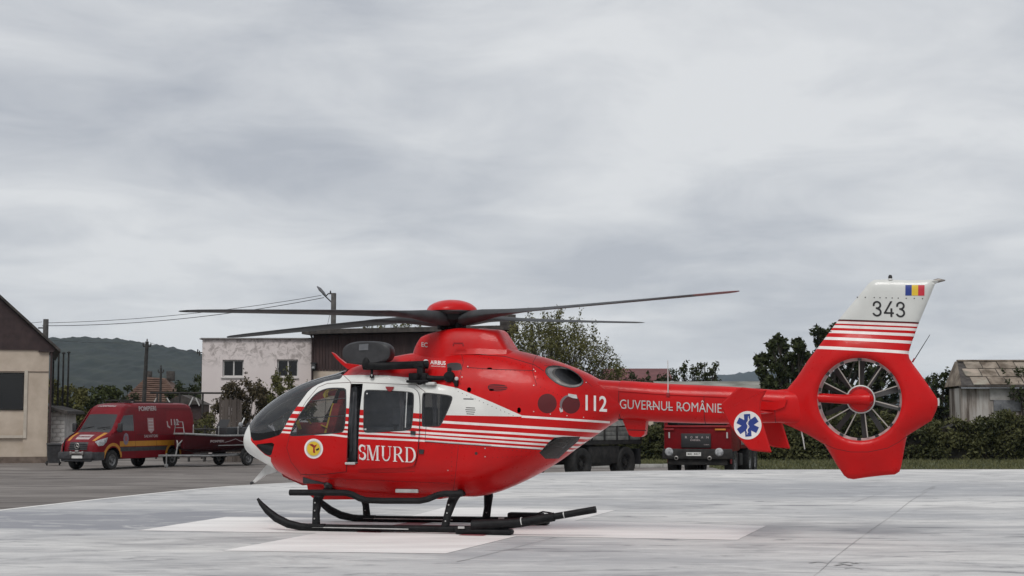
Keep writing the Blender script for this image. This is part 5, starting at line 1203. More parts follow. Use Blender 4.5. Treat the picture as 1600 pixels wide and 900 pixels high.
for k in range(4): MB().box((-2.75 - 1.15 * k, 1.205, 1.8), (1.0, .03, 1.3), bev=.01).build('locker_shutter', GALV, tko)
MB().box((-2.6, 1.0, .62), (.7, .3, .45), bev=.04).build('fuel_tank', GRIME, truck)

FA_ = R(-90 - 38)
fp = at(955, 690, 56.0); lorry = tag(empty('flatbed_lorry', (fp.x, 56.0, YARD), FA_), 'dark lorry with a grey canvas covered bed half hidden behind the fuselage', 'truck')
# local x runs to the front (left, nearer); origin under the rear end of the bed
bed = MB(); bed.box((2.6, 0, 1.28), (5.6, 2.4, .16), bev=.02); bedo = bed.build('bed', GRIME, lorry)
for sg in (1, -1):
    for k in range(3):
        MB().box((2.6, sg * 1.2, 1.43 + .155 * k), (5.6, .035, .145), bev=.005).build('side_board', TARP, bedo)
    for k in range(8): MB().box((-.1 + .77 * k, sg * 1.235, 1.6), (.07, .04, .52), bev=.005).build('stake', GRIME, bedo)
MB().box((-.2, 0, 1.6), (.04, 2.4, .5)).build('tail_board', TARP, bedo)
V = []; nn = 15
for i in range(nn):
    for j in range(13):
        a = i / (nn - 1); t_ = j / 12; zz_ = 1.86 + (.78 + .05 * math.sin(i * 1.7)) * math.sin(math.pi * t_) ** .6 * (1 - .75 * max(0, .22 - a) / .22); V.append((-.22 + 5.65 * a, 1.24 - 2.48 * t_, zz_ + .025 * math.sin(j * 2.1 + i)))
raw('canvas_cover', V, [(i * 13 + j, (i + 1) * 13 + j, (i + 1) * 13 + j + 1, i * 13 + j + 1) for i in range(nn - 1) for j in range(12)] + [tuple(range(13)), tuple((nn - 1) * 13 + j for j in range(13))], TARP, lorry, 50, recalc=True)
for sg in (1, -1):
    wheel((.75, sg * .98, .56), .56, .42, lorry, sg, 'y', GRIME); wheel((3.45, sg * .98, .56), .56, .42, lorry, sg, 'y', GRIME); wheel((7.4, sg * 1.0, .56), .56, .32, lorry, sg)
    MB().box((-.05, sg * .98, .75), (.03, .5, .55)).build('mud_flap', BLACK, lorry)
MB().box((2.1, 0, .85), (1.9, 2.3, .62), bev=.05).box((4.2, 0, .92), (8.6, .8, .28)).box((2.3, .9, .72), (1.3, .45, .5), bev=.04).box((2.3, -.9, .72), (1.3, .45, .5), bev=.04).build('chassis', GRIME, lorry)
cbl = MB(); cbl.box((7.1, 0, 1.75), (1.9, 2.35, 1.75), bev=.12); cl_ = cbl.build('cab', VGREY, lorry); MB().box((8.06, 0, 2.05), (.03, 2.0, .7)).build('windscreen', GLASSD, lorry)

# ================================================================== BUILDINGS AND STREET FURNITURE
CREAM = varied('cream render', (.42, .35, .28), (.53, .45, .37), 1.2, .9, 0, .06)
BROWN = varied('dark brown sheet', (.026, .014, .014), (.046, .026, .026), 3, .7)
STONE = varied('brown plinth', (.10, .075, .06), (.18, .14, .115), 3, .9, 0, .3)
WHITEBLK = varied('white block', (.34, .325, .31), (.48, .465, .45), 3, .9, 0, .1)
DARKROOF = varied('weathered dark roof', (.030, .026, .024), (.075, .066, .060), 4, .9, 0, .3)
PANE = glass('window pane', (.10, .11, .12), .03)
FRAMEW = flat('white window frame', (.55, .54, .53), .5)
m_pink, t, b = new_mat('stained pink render'); v = coords(t)
c = ramp_tex(t, noise_tex(t, v, .5, 4), [(.3, (.62, .56, .552)), (.7, (.70, .642, .63))])
sp = N(t, 'ShaderNodeSeparateXYZ'); L(t, v, sp.inputs[0])
hi = M(t, 'MULTIPLY', M(t, 'SUBTRACT', sp.outputs[2], 4.9), .75)
stn = M(t, 'MULTIPLY', ramp_tex(t, noise_tex(t, v, 2.4, 7, .7, 1.2), [(.47, (0, 0, 0)), (.60, (1, 1, 1))]), M(t, 'MINIMUM', M(t, 'MAXIMUM', hi, 0.0), .6))
L(t, mixc(t, stn, c, (.17, .145, .135)), b.inputs['Base Color']); b.inputs['Roughness'].default_value = .92
m_tile, t, b = new_mat('clay roof tiles'); v = coords(t)
c = ramp_tex(t, noise_tex(t, v, 1.5, 6, .65), [(.3, (.075, .042, .031)), (.5, (.115, .068, .050)), (.7, (.155, .10, .075))])
L(t, c, b.inputs['Base Color']); b.inputs['Roughness'].default_value = .9
PLANK = varied('dark stained plank', (.022, .011, .011), (.050, .027, .025), 2.2, .75, 0, .2, (1, 1, .2))
GREYPLANK = varied('grey weathered plank', (.048, .038, .033), (.11, .092, .08), 3, .9, 0, .3, (1, 1, .15))
SHEDWALL, t, b = new_mat('rain streaked concrete'); v = coords(t, (1.0, 1.0, .12))
c = ramp_tex(t, noise_tex(t, v, 1.6, 7, .65, .2), [(.40, (.07, .052, .042)), (.49, (.24, .212, .19)), (.62, (.42, .40, .38))]); L(t, c, b.inputs['Base Color']); b.inputs['Roughness'].default_value = .95
SHEDROOF = varied('mossy concrete roof panel', (.10, .078, .058), (.28, .235, .19), 1.9, .95, 0, .3)
CONCRETE = varied('pole concrete', (.055, .053, .052), (.11, .105, .10), 3, .9)
WOODPOLE = varied('tarred wood pole', (.018, .017, .016), (.045, .042, .040), 4, .9)

# ---- cream house, gable end, at the left edge
c0 = at(74.5, 652, 73.0); ca_ = R(180 + 17.6)
hs = tag(empty('gable_house', (c0.x, 73.0, YARD), ca_), 'cream house with a dark brown gable at the edge of the yard', 'house')
zl_ = lambda y_: CAM_Z + (652 - y_) / 2400 * 73.0 - YARD
EV = zl_(547); WD, DP = 9.4, 11.0; WX0, WX1, WZ0, WZ1 = 1.10, 3.3, zl_(641), zl_(583)
hw_ = MB()
hw_.prism([(0, 0), (WX0, 0), (WX0, EV), (0, EV)], -.3, 0).prism([(WX1, 0), (WD, 0), (WD, EV), (WX1, EV)], -.3, 0).prism([(WX0, 0), (WX1, 0), (WX1, WZ0), (WX0, WZ0)], -.3, -.06).prism([(WX0, WZ1), (WX1, WZ1), (WX1, EV), (WX0, EV)], -.3, 0)
hw_.prism([(.003, 0), (.3, 0), (.3, EV - .003), (.003, EV - .003)], -DP, -.303).prism([(WD - .3, 0), (WD, 0), (WD, EV - .003), (WD - .3, EV - .003)], -DP, -.303).prism([(.302, 0), (WD - .302, 0), (WD - .302, EV - .003), (.302, EV - .003)], -DP, -DP + .3)
wal = hw_.build('wall', CREAM, hs, 30)
MB().prism([(-.03, 0), (WD, 0), (WD, .30), (-.03, .30)], .003, .05).build('plinth', STONE, hs)
MB().box((-.012 + WD / 2, .012, zl_(582) + .02), (WD, .03, .035)).build('string_course', STONE, hs)
ap = .91; zb_ = EV - .02
MB().prism([(-.35, zb_), (WD + .35, zb_), (WD / 2, zb_ + (WD / 2 + .35) * ap)], -.02, .06).build('gable_cladding', BROWN, hs)
rfm = MB()
for x0_, x1_ in ((-.50, WD / 2), (WD + .50, WD / 2)):
    za_, zt2 = zb_ - .02 + (0), zb_ + (WD / 2 + .35) * ap + .06
    V = [(x0_, .28, zb_ - .10), (x1_, .28, zt2), (x1_, -DP - .3, zt2), (x0_, -DP - .3, zb_ - .10), (x0_, .28, zb_ + .04), (x1_, .28, zt2 + .14), (x1_, -DP - .3, zt2 + .14), (x0_, -DP - .3, zb_ + .04)]
    rfm.add(V, [(0, 1, 2, 3), (7, 6, 5, 4), (0, 4, 5, 1), (1, 5, 6, 2), (2, 6, 7, 3), (3, 7, 4, 0)])
rfm.build('roof', DARKROOF, hs, 30)
MB().box((0.2 - .06, .06, zb_ - .04), (.7, .14, .09)).build('fascia', BROWN, hs)
wf_ = MB()
for x_ in (WX0 + .03, WX1 - .03): wf_.box((x_, -.04, (WZ0 + WZ1) / 2 - .0), (.06, .06, WZ1 - WZ0 - .006))
wf_.box(((WX0 + WX1) / 2, -.04, WZ1 - .035), (WX1 - WX0 - .13, .06, .06)).box(((WX0 + WX1) / 2, -.04, WZ0 + .035), (WX1 - WX0 - .13, .06, .06)); wfo = wf_.build('window', GRIME, hs)
MB().box(((WX0 + WX1) / 2, -.06, (WZ0 + WZ1) / 2), (WX1 - WX0 - .12, .02, WZ1 - WZ0 - .12)).build('pane', PANE, wfo)
tr2 = MB(); tr2.box((WX0 - .08, .02, (zl_(682) + WZ1) / 2 + .03), (.15, .05, WZ1 - zl_(682) + .20)).box(((WX0 + WX1) / 2 + .09, .02, zl_(682)), (WX1 - WX0 + .16, .06, .13)); tr2.build('window_surround', varied('pale trim', (.42, .37, .31), (.52, .47, .40), 2, .8), hs)
MB().tube([(-.10, .06, EV - .1), (-.10, .06, .1)], .05, 8).build('downpipe', BROWN, hs)
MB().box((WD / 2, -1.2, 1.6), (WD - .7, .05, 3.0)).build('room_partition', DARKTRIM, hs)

# ---- white block lean-to behind the van
c1 = at(76, 652, 74.0); ls = tag(empty('block_shed', (c1.x, 74.0, YARD)), 'small white block lean-to with a dark sagging roof beside the cream house', 'shed')
blk = None
for rr in range(12):
    for x_, k_ in (((.2, 1), (.605, 1)) if rr % 2 == 0 else ((.098, .49), (.402, 1), (.706, .49))):
        if blk is None: blk = MB().box((0, 0, 0), (.395, .20, .19), bev=.012).build('block', WHITEBLK, ls); o = blk
        else: o = blk.copy(); COL.objects.link(o)
        o.location = (x_, random.uniform(-.012, .012), .1 + .2 * rr); o.scale = (k_, 1, 1)
MB().box((.36, 1.2, 1.2), (.66, 2.0, 2.36)).build('back_wall', WHITEBLK, ls)
rl2 = MB(); rl2.add([(-.1, -.5, 2.72), (1.05, -.5, 2.44), (1.05, 2.4, 2.44), (-.1, 2.4, 2.72), (-.1, -.5, 2.58), (1.05, -.5, 2.30), (1.05, 2.4, 2.30), (-.1, 2.4, 2.58)], [(0, 1, 2, 3), (7, 6, 5, 4), (0, 4, 5, 1), (1, 5, 6, 2), (2, 6, 7, 3), (3, 7, 4, 0)]); rl2.build('roof', DARKROOF, ls)

# ---- pink house with two windows
def wx(px, Y): return (px - 800) / 2400 * Y
def wz(py, Y): return CAM_Z + (652 - py) / 2400 * Y - YARD
PY = 88.0; ph = tag(empty('pink_house', (wx(316, PY), PY, YARD)), 'flat roofed house of stained pink render with two white framed windows', 'house')
def lx(px): return wx(px, PY) - wx(316, PY)
PW = lx(494); PT = wz(530, PY); wins = [(348, 381, 562.5, 589), (433, 466, 562, 589.5)]
pw_ = MB(); xs_ = [0]
for a, b_, c_, d_ in wins: xs_ += [lx(a), lx(b_)]
xs_.append(PW)
for i in range(0, len(xs_), 2): pw_.prism([(xs_[i], 0), (xs_[i + 1], 0), (xs_[i + 1], PT), (xs_[i], PT)], 0, .3)
for a, b_, c_, d_ in wins:
    pw_.prism([(lx(a), 0), (lx(b_), 0), (lx(b_), wz(d_, PY)), (lx(a), wz(d_, PY))], 0, .3).prism([(lx(a), wz(c_, PY)), (lx(b_), wz(c_, PY)), (lx(b_), PT), (lx(a), PT)], 0, .3)
pw_.box((.15, 4.6, PT / 2), (.296, 8.594, PT - .004)).box((PW - .15, 4.6, PT / 2), (.296, 8.594, PT - .004)).box((PW / 2, 8.75, PT / 2), (PW - .61, .3, PT - .004)).box((PW / 2, 4.5, PT - .14), (PW - .61, 8.1, .2)); pw_.build('wall', m_pink, ph, 30)
cpz = MB(); cpz.box((PW / 2, .1, PT + .03), (PW + .12, .5, .06)); cpz.box((-.0, 4.6, PT + .03), (.5, 8.4, .058)); cpz.build('coping', varied('grey coping', (.16, .15, .15), (.25, .24, .24), 3, .9), ph)
for k, (a, b_, c_, d_) in enumerate(wins):
    xa_, xb2, z0_, z1_ = lx(a), lx(b_), wz(d_, PY), wz(c_, PY); fr = MB()
    for q in (xa_ + .04, xb2 - .04, (xa_ + xb2) / 2 + .02): fr.box((q, .16, (z0_ + z1_) / 2), (.075, .07, z1_ - z0_))
    for q in (z0_ + .04, z1_ - .04): fr.box(((xa_ + xb2) / 2, .162, q), (xb2 - xa_ - .16, .066, .075))
    fo = fr.build('window', FRAMEW, ph); MB().box(((xa_ + xb2) / 2, .185, (z0_ + z1_) / 2), (xb2 - xa_ - .1, .012, z1_ - z0_ - .1)).build('pane', PANE, fo)
    MB().box(((xa_ + xb2) / 2 - .02, -.03, z0_ - .06), (xb2 - xa_ + .12, .10, .06)).build('sill', FRAMEW, ph)
    V = [(xa_ + .08 + (xb2 - xa_) * .44 * i / 10, .26 + .02 * (i % 2), z) for z in (z0_ + .05, z1_ - .05) for i in range(11)]; raw('curtain', V, [(i, i + 1, i + 12, i + 11) for i in range(10)], varied('grey net curtain', (.22, .23, .25), (.34, .35, .37), 4, .9), fo)
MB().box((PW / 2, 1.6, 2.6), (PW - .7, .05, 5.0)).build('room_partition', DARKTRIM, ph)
br = MB(); br.tube([(-.02, .1, wz(551, PY)), (-.28, .1, wz(551, PY))], .03, 6).tube([(-.18, .1, wz(548, PY)), (-.18, .1, wz(556, PY))], .03, 6).tube([(-.28, .1, wz(546, PY)), (-.28, .1, wz(553, PY))], .035, 6); br.build('wire_bracket', GRIME, ph)

# ---- house with dark plank cladding
BY = 86.0; bh = tag(empty('plank_house', (wx(489, BY), BY, YARD)), 'house with dark vertical plank cladding over beige wall and a wide flat eave', 'house')
def bx(px): return wx(px, BY) - wx(489, BY)
BW = bx(799); zpl, zt_ = wz(578, BY), wz(524, BY)
MB().prism([(0, 0), (BW, 0), (BW, zpl), (0, zpl)], 0, 8).build('wall', CREAM, bh); MB().prism([(.03, zpl + .003), (BW - .03, zpl + .003), (BW - .03, zt_ + .25), (.03, zt_)], .03, 8).build('upper_wall', BROWN, bh)
npk = 62
for i in range(npk):
    wpk = BW / npk; zz_ = zt_ + .25 * (i + .5) / npk
    MB().box((wpk * (i + .5), random.uniform(-.025, .0), (zpl - .06 + zz_) / 2), (wpk - .02, .04, zz_ - zpl + .06)).build('plank', PLANK, bh)
er = MB(); V = [(-.55, -.7, zt_ + .02), (BW + .4, -.7, zt_ + .27), (BW + .4, 8.3, zt_ + .57), (-.55, 8.3, zt_ + .32)]; V += [(a, b_, c_ + .26) for a, b_, c_ in V]; er.add(V, [(3, 2, 1, 0), (4, 5, 6, 7), (0, 1, 5, 4), (1, 2, 6, 5), (2, 3, 7, 6), (3, 0, 4, 7)]); er.build('roof', DARKROOF, bh)
MB().tube([(-.1, -.1, zt_ - .0), (-.02, -.06, zt_ - .25), (-.02, -.06, .2)], .06, 8).build('downpipe', BROWN, bh)
MB().box((BW - .2, 1.0, zt_ + .85), (.9, .9, .7), bev=.02).build('chimney', DARKROOF, bh)
ln = MB(); ln.box((.08, -.30, wz(575, BY)), (.24, .24, .36), bev=.03); ln.box((.08, -.15, wz(568, BY)), (.34, .34, .06)); wl_ = ln.build('wall_lantern', BLACK, bh); MB().lathe([(.002, -.08), (.09, -.05), (.09, .05), (.002, .08)], 12, (.08, -.43, wz(575, BY))).build('lamp_glass', LAMP, wl_)

# ---- tiled house further back
TY = 140.0; th = tag(empty('tiled_house', (wx(224, TY), TY, YARD)), 'distant house under a hipped clay tile roof behind the van', 'house')
hx2, ze, zr2 = 3.3, wz(640, TY), wz(588, TY)
MB().box((.7, 4, ze / 2), (6.2, 7.4, ze)).build('wall', CREAM, th)
V = [(-2.6, -.4, ze), (4.3, -.4, ze), (4.3, 8.4, ze), (-2.6, 8.4, ze), (-.5, 3.4, zr2), (1.2, 3.4, zr2 - .1), (1.2, 5, zr2 - .1), (-.5, 5, zr2)]
rf2 = raw('roof', V, [(0, 1, 5, 4), (1, 2, 6, 5), (2, 3, 7, 6), (3, 0, 4, 7), (4, 5, 6, 7), (3, 2, 1, 0)], m_tile, th)
tr_ = MB()
for i in range(16):
    k0_ = i / 16; A, Bp = Vector(V[0]).lerp(Vector(V[4]), k0_), Vector(V[1]).lerp(Vector(V[5]), k0_); tr_.tube([A + Vector((0, -.03, .02)), A.lerp(Bp, .33) + Vector((0, -.03, .02 + random.uniform(-.02, .03))), A.lerp(Bp, .66) + Vector((0, -.03, .02 + random.uniform(-.02, .03))), Bp + Vector((0, -.03, .02))], .055, 5)
tag(tr_.build('tile_row', m_tile, rf2), kind='stuff')
for x_ in (-.55, 1.6): MB().box((x_, 4.2, zr2 + .12), (.7, .6, .9), bev=.02).build('chimney', DARKROOF, th)

# ---- red roofed barn and the long grey shed on the right
RY = 125.0; rb_o = tag(empty('red_roof_barn', (wx(945, RY), RY, YARD)), 'low barn with a dull red roof beyond the trees', 'barn')
RL = wx(1051, RY) - wx(945, RY); z1_, z0_ = wz(574, RY), wz(594, RY)
MB().box((RL / 2, 3.5, z0_ / 2), (RL - .4, 6.6, z0_)).build('wall', CREAM, rb_o)
MB().prism([(-.2, z0_ - .05), (3.5, z1_), (7.2, z0_ - .05)], 0, RL, plane='yz').build('roof', varied('dull red roof sheet', (.10, .030, .030), (.15, .05, .05), 1.2, .8, 0, .1), rb_o)
GY = 98.0; gsd = tag(empty('long_shed', (wx(1030, GY), GY, YARD)), 'long low shed with a pale corrugated roof behind the tail boom', 'shed')
GL2 = wx(1230, GY) - wx(1030, GY); gz1, gz0 = wz(594, GY), wz(606, GY)
MB().box((GL2 / 2, 3, gz0 / 2), (GL2 - .2, 5, gz0)).build('wall', DARKROOF, gsd)
nc = 90; V = []
for i in range(nc * 2 + 1):
    x_ = GL2 * i / (nc * 2); dz = .035 if i % 2 else 0; V += [(x_, .2, gz0 - .05 + dz), (x_, 4.5, gz1 + dz)]
raw('corrugated_roof', V, [(2 * i, 2 * i + 2, 2 * i + 3, 2 * i + 1) for i in range(nc * 2)], varied('lichen grey roof sheet', (.14, .14, .12), (.30, .30, .27), .8, .9), gsd)

# ---- old concrete shed on the right with slab roof
SY = 88.0; sh = tag(empty('concrete_shed', (wx(1500, SY), SY, YARD)), 'old stained concrete shed with a mossy slab roof behind the hedge', 'shed')
def sx(px): return wx(px, SY) - wx(1500, SY)
SW = sx(1600) + 3.2; ze, zr3 = wz(604, SY), wz(563, SY); x1_ = sx(1511)
MB().prism([(0, 0), (SW, 0), (SW, ze - .1), (0, ze - .1)], 0, 2.4).build('wall', SHEDWALL, sh)
MB().box((SW / 2, -.25, ze - .02), (SW + .25, .5, .12), bev=.02).build('eave_beam', DARKROOF, sh)
A0, A1, B0, B1 = Vector((-.1, -.45, ze + .05)), Vector((SW, -.45, ze + .05)), Vector((x1_, 2.0, zr3)), Vector((SW, 2.0, zr3))
raw('roof', [A0, A1, B1, B0, (SW, 3.1, ze), (-.1, 3.1, ze), (x1_, 2.5, zr3), (SW, 2.5, zr3)], [(0, 1, 2, 3), (0, 3, 6, 5), (3, 2, 7, 6), (6, 7, 4, 5), (0, 5, 4, 1)], [SHEDROOF, DARKROOF], sh, None, [1, 0, 0, 0, 0])
nrm = (A1 - A0).cross(B0 - A0).normalized()
if nrm.z < 0: nrm = -nrm
for rr in range(3):
    for k in range(9):
        f0, f1 = rr / 3 + .015, (rr + 1) / 3 - .015; xa_ = .62 + .98 * k - .25 * (rr % 2) + .05 * rr; xb2 = xa_ + .92
        def rp(x_, f_): return Vector((x_, -.45 + 2.45 * f_, ze + .05 + (zr3 - ze - .05) * f_))
        th_ = random.uniform(.03, .07); q = [rp(xa_, f0), rp(xb2, f0), rp(xb2, f1), rp(xa_, f1)]
        MB().add([p + nrm * .004 for p in q] + [p + nrm * th_ for p in q], [(3, 2, 1, 0), (4, 5, 6, 7), (0, 1, 5, 4), (1, 2, 6, 5), (2, 3, 7, 6), (3, 0, 4, 7)]).build('roof_slab', varied('slab %d' % (rr * 9 + k), (.15 + random.uniform(-.03, .03), .12, .095), (.33 + random.uniform(-.06, .05), .285, .235), 1.5, .95, 0, .3) if (rr * 9 + k) % 3 == 0 else SHEDROOF, sh)
MB().box((SW / 2 + x1_ / 2, 2.0, zr3 + .04), (SW - x1_, .35, .10), bev=.02).build('ridge_cap', SHEDROOF, sh)
MB().box((sx(1571), -.06, wz(634, SY)), (1.55, .06, .62), bev=.01).build('patch_board', GREYTRIM, sh); MB().box((sx(1560), -.03, wz(616, SY)), (1.15, .06, .7), bev=.02).build('plaster_patch', WHITEBLK, sh)

# ---- poles and wires
LY = 90.0
lp_ = tag(empty('lamp_post', (wx(520.5, LY), LY, YARD)), 'tall concrete pole with a street lamp head above the plank house roof', 'street lamp')
ztop = wz(458, LY); MB().box((0, 0, ztop / 2), (.28, .24, ztop), bev=.02).build('pole', CONCRETE, lp_)
def lq(px, py): return Vector((wx(px, LY) - wx(520.5, LY), 0, wz(py, LY)))
am = MB(); am.tube([lq(519, 474), lq(508, 463.5), lq(503, 459)], .035, 8).tube([lq(519, 459), lq(512, 459), lq(508, 463)], .035, 8); am.build('lamp_arm', GRIME, lp_)
lh = MB(); lh.tube([lq(508.5, 463), lq(505, 458.5), lq(499, 452), lq(494.5, 447.5)], [.05, .10, .125, .04], 12, flat_=.8); lh.build('lamp_head', GREYTRIM, lp_)
ins = MB(); ins.lathe([(.03, -.1), (.05, 0), (.03, .1), (.002, .12)], 8, lq(515.5, 457)); ins.tube([lq(518, 478), lq(515, 490), lq(512, 505), lq(509, 516)], .012, 5); ins.build('insulator', BLACK, lp_)
def pole(name, px, ytop, Y, r, lab, m, lean=0.0, arm_=.0):
    o = tag(empty(name, (wx(px, Y), Y, YARD)), lab, 'utility pole'); h = wz(ytop, Y)
    MB().tube([(-lean, 0, 0), (0, 0, h)], [r * 1.15, r * .85], 10).build('pole', m, o)
    if arm_:
        a = MB(); a.tube([(-arm_, 0, h - .35), (arm_, 0, h - .35)], .05, 6)
        for q in (-arm_, arm_): a.lathe([(.03, 0), (.06, .08), (.03, .2), (.002, .22)], 8, (q, 0, h - .33))
        a.lathe([(.03, 0), (.06, .08), (.03, .2), (.002, .22)], 8, (0, 0, h)); a.build('crossarm', m, o)
    return o, h
p1, h1 = pole('utility_pole', 70.5, 499, 96, .20, 'thick grey pole rising behind the gable of the cream house', CONCRETE); MB().box((-.3, 0, h1 - .55), (.35, .08, .08)).build('insulator', BLACK, p1)
p2, h2 = pole('utility_pole', 229.5, 534, 112, .15, 'dark wooden pole with a crossarm in front of the tiled house', WOODPOLE, .25, .28)
p3, h3 = pole('utility_pole', 252, 575, 118, .10, 'thin short pole right of the tiled roof ridge', WOODPOLE, 0, .2)
for px, yt, lab in ((84, 554, 'leftmost of the four thin dark posts beside the cream house'), (92, 551.5, 'second of the four thin dark posts from the cream house'), (99.5, 553, 'third of the four thin dark posts from the cream house'), (107.5, 552, 'thin dark post farthest from the cream house of the four')):
    o, h = pole('thin_post', px, yt, 84, .055, lab, GRIME); o['group'] = 'thin posts beside the cream house'; o['category'] = 'post'; MB().lathe([(.002, -.02), (.11, 0), (.09, .06), (.002, .10)], 10, (0, 0, h)).build('post_cap', GRIME, o)
def wire(a, b_, sag, lab, r=.012):
    a, b_ = Vector(a), Vector(b_); pts = [a.lerp(b_, k / 24) - Vector((0, 0, sag * 4 * (k / 24) * (1 - k / 24))) for k in range(25)]
    tag(MB().tube(pts, r, 5, cap=False).build('power_line', BLACK), lab, 'power line', 'overhead power lines')
wire(at(502, 461.5, 90), at(72, 504.5, 96), .32, 'upper wire from the street lamp pole to the thick grey pole', .016); wire(at(506, 465, 90), at(66, 509, 96), .42, 'lower wire from the street lamp pole to the thick grey pole', .020)
wire(at(80, 531.5, 96), at(229, 535, 112), .1, 'thin wire from the grey pole to the crossarm pole', .012); wire(at(234, 535, 112), at(312, 551, 88), .12, 'thin wire from the crossarm pole to the pink house', .012)
wire(at(66, 503, 96), at(-60, 506, 100), .1, 'wire running left from the thick grey pole over the gable', .014)

# ---- garden frame, dark hut and plank fence by the pink house
FY = 80.0; gfm = tag(empty('garden_frame', (wx(236, FY), FY, YARD)), 'dark timber frame with pale diagonal braces in front of the pink house', 'pergola')
def fq(px, py): return Vector((wx(px, FY) - wx(236, FY), 0, wz(py, FY)))
MB().tube([fq(236, 614), fq(384, 614.5)], .055, 6).build('beam', WOODPOLE, gfm)
for px in (247, 282, 318, 352): MB().tube([Vector((fq(px, 614).x, 0, fq(px, 614).z)), Vector((fq(px, 614).x, 0, 0))], .05, 6).build('post', WOODPOLE, gfm)
for a, b_ in (((262, 622), (270, 634)), ((240, 634), (246, 622)), ((297, 634), (303, 621)), ((307, 622), (313, 634))): MB().tube([fq(*a), fq(*b_)], .035, 6).build('brace', LTGREY, gfm)
dh = tag(empty('dark_hut', (wx(256, 83), 83.0, YARD)), 'low dark brown hut behind the van roof', 'hut'); dw = wx(315, 83) - wx(256, 83)
MB().box((dw / 2, 1.2, wz(632, 83) / 2), (dw, 2.3, wz(632, 83))).build('wall', BROWN, dh); MB().prism([(-.15, wz(632, 83)), (dw / 2, wz(617, 83)), (dw + .15, wz(632, 83))], -.15, 2.5).build('roof', DARKROOF, dh)
WY = 74.5; wfn = tag(empty('plank_fence', (wx(344, WY), WY, YARD)), 'section of tall grey weathered planks behind the boat', 'fence')
for k in range(9):
    h = wz(622 + random.uniform(-3, 4), WY); MB().box((.06 + .122 * k, random.uniform(-.02, .02), h / 2), (.112, .03, h), Matrix.Rotation(R(random.uniform(-1, 1)), 3, 'Y')).build('plank', GREYPLANK, wfn)
for z_ in (.6, 2.2): MB().box((.55, .06, z_), (1.15, .06, .09)).build('rail', GREYPLANK, wfn)
lf = tag(empty('rail_fence', (wx(296, WY + .5), WY + .5, YARD)), 'low rough rail fence between the van and the plank fence', 'fence')
for z_, j in ((1.55, 0), (1.2, 1), (.7, 2)): MB().tube([(0, 0, z_), (.8, .02, z_ + .03), (1.6, 0, z_ - .02)], .05, 7).build('rail', WOODPOLE, lf)
for x_ in (.05, .8, 1.55): MB().tube([(x_, .06, 0), (x_, .06, 1.75)], .06, 7).build('post', WOODPOLE, lf)

# ================================================================== PLANTS
def leaf_mat(name, c1_, c2_, c3_):
    m, t, b = new_mat(name); v = coords(t)
    c = ramp_tex(t, noise_tex(t, v, 5.5, 3, .6), [(.28, c1_), (.5, c2_), (.74, c3_)]); c = mixc(t, ramp_tex(t, noise_tex(t, v, .6, 2), [(.35, (0, 0, 0)), (.7, (.6, .6, .6))]), c, c3_)
    L(t, c, b.inputs['Base Color']); b.inputs['Roughness'].default_value = .75; b.inputs['Specular IOR Level'].default_value = .15
    return m
LEAF = leaf_mat('leaf green', (.018, .026, .009), (.038, .050, .017), (.075, .084, .030))
LEAFD = leaf_mat('dark leaf green', (.012, .018, .008), (.026, .035, .013), (.055, .064, .025))
LEAFO = leaf_mat('olive leaf', (.040, .044, .015), (.080, .083, .028), (.145, .135, .053))
LEAFR = leaf_mat('reddish leaf', (.032, .028, .016), (.060, .050, .028), (.095, .075, .045))
BARK = varied('bark', (.028, .023, .019), (.060, .050, .042), 6, .95, 0, .4)
def leaf_mesh(name, P_, size, m, parent, flat_=.0):
    n = len(P_); nr = RNG.normal(size=(n, 3)); nr[:, 2] += flat_; nr /= np.linalg.norm(nr, axis=1)[:, None]
    a = np.cross(nr, RNG.normal(size=(n, 3))); a /= np.linalg.norm(a, axis=1)[:, None]; b_ = np.cross(nr, a); s_ = size * RNG.uniform(.55, 1.35, n)[:, None]
    V = np.stack([P_ - a * s_, P_ + b_ * s_ * .45 + nr * s_ * .12, P_ + a * s_, P_ - b_ * s_ * .45 + nr * s_ * .12], 1).reshape(-1, 3)
    return raw(name, V, np.arange(4 * n).reshape(-1, 4), m, parent)
def clump_pts(c, r, n, rz=None):
    d = RNG.normal(size=(n, 3)); d /= np.linalg.norm(d, axis=1)[:, None]; rr = RNG.random(n) ** .45
    return np.array(c) + d * rr[:, None] * np.array([r, r, rz or r])
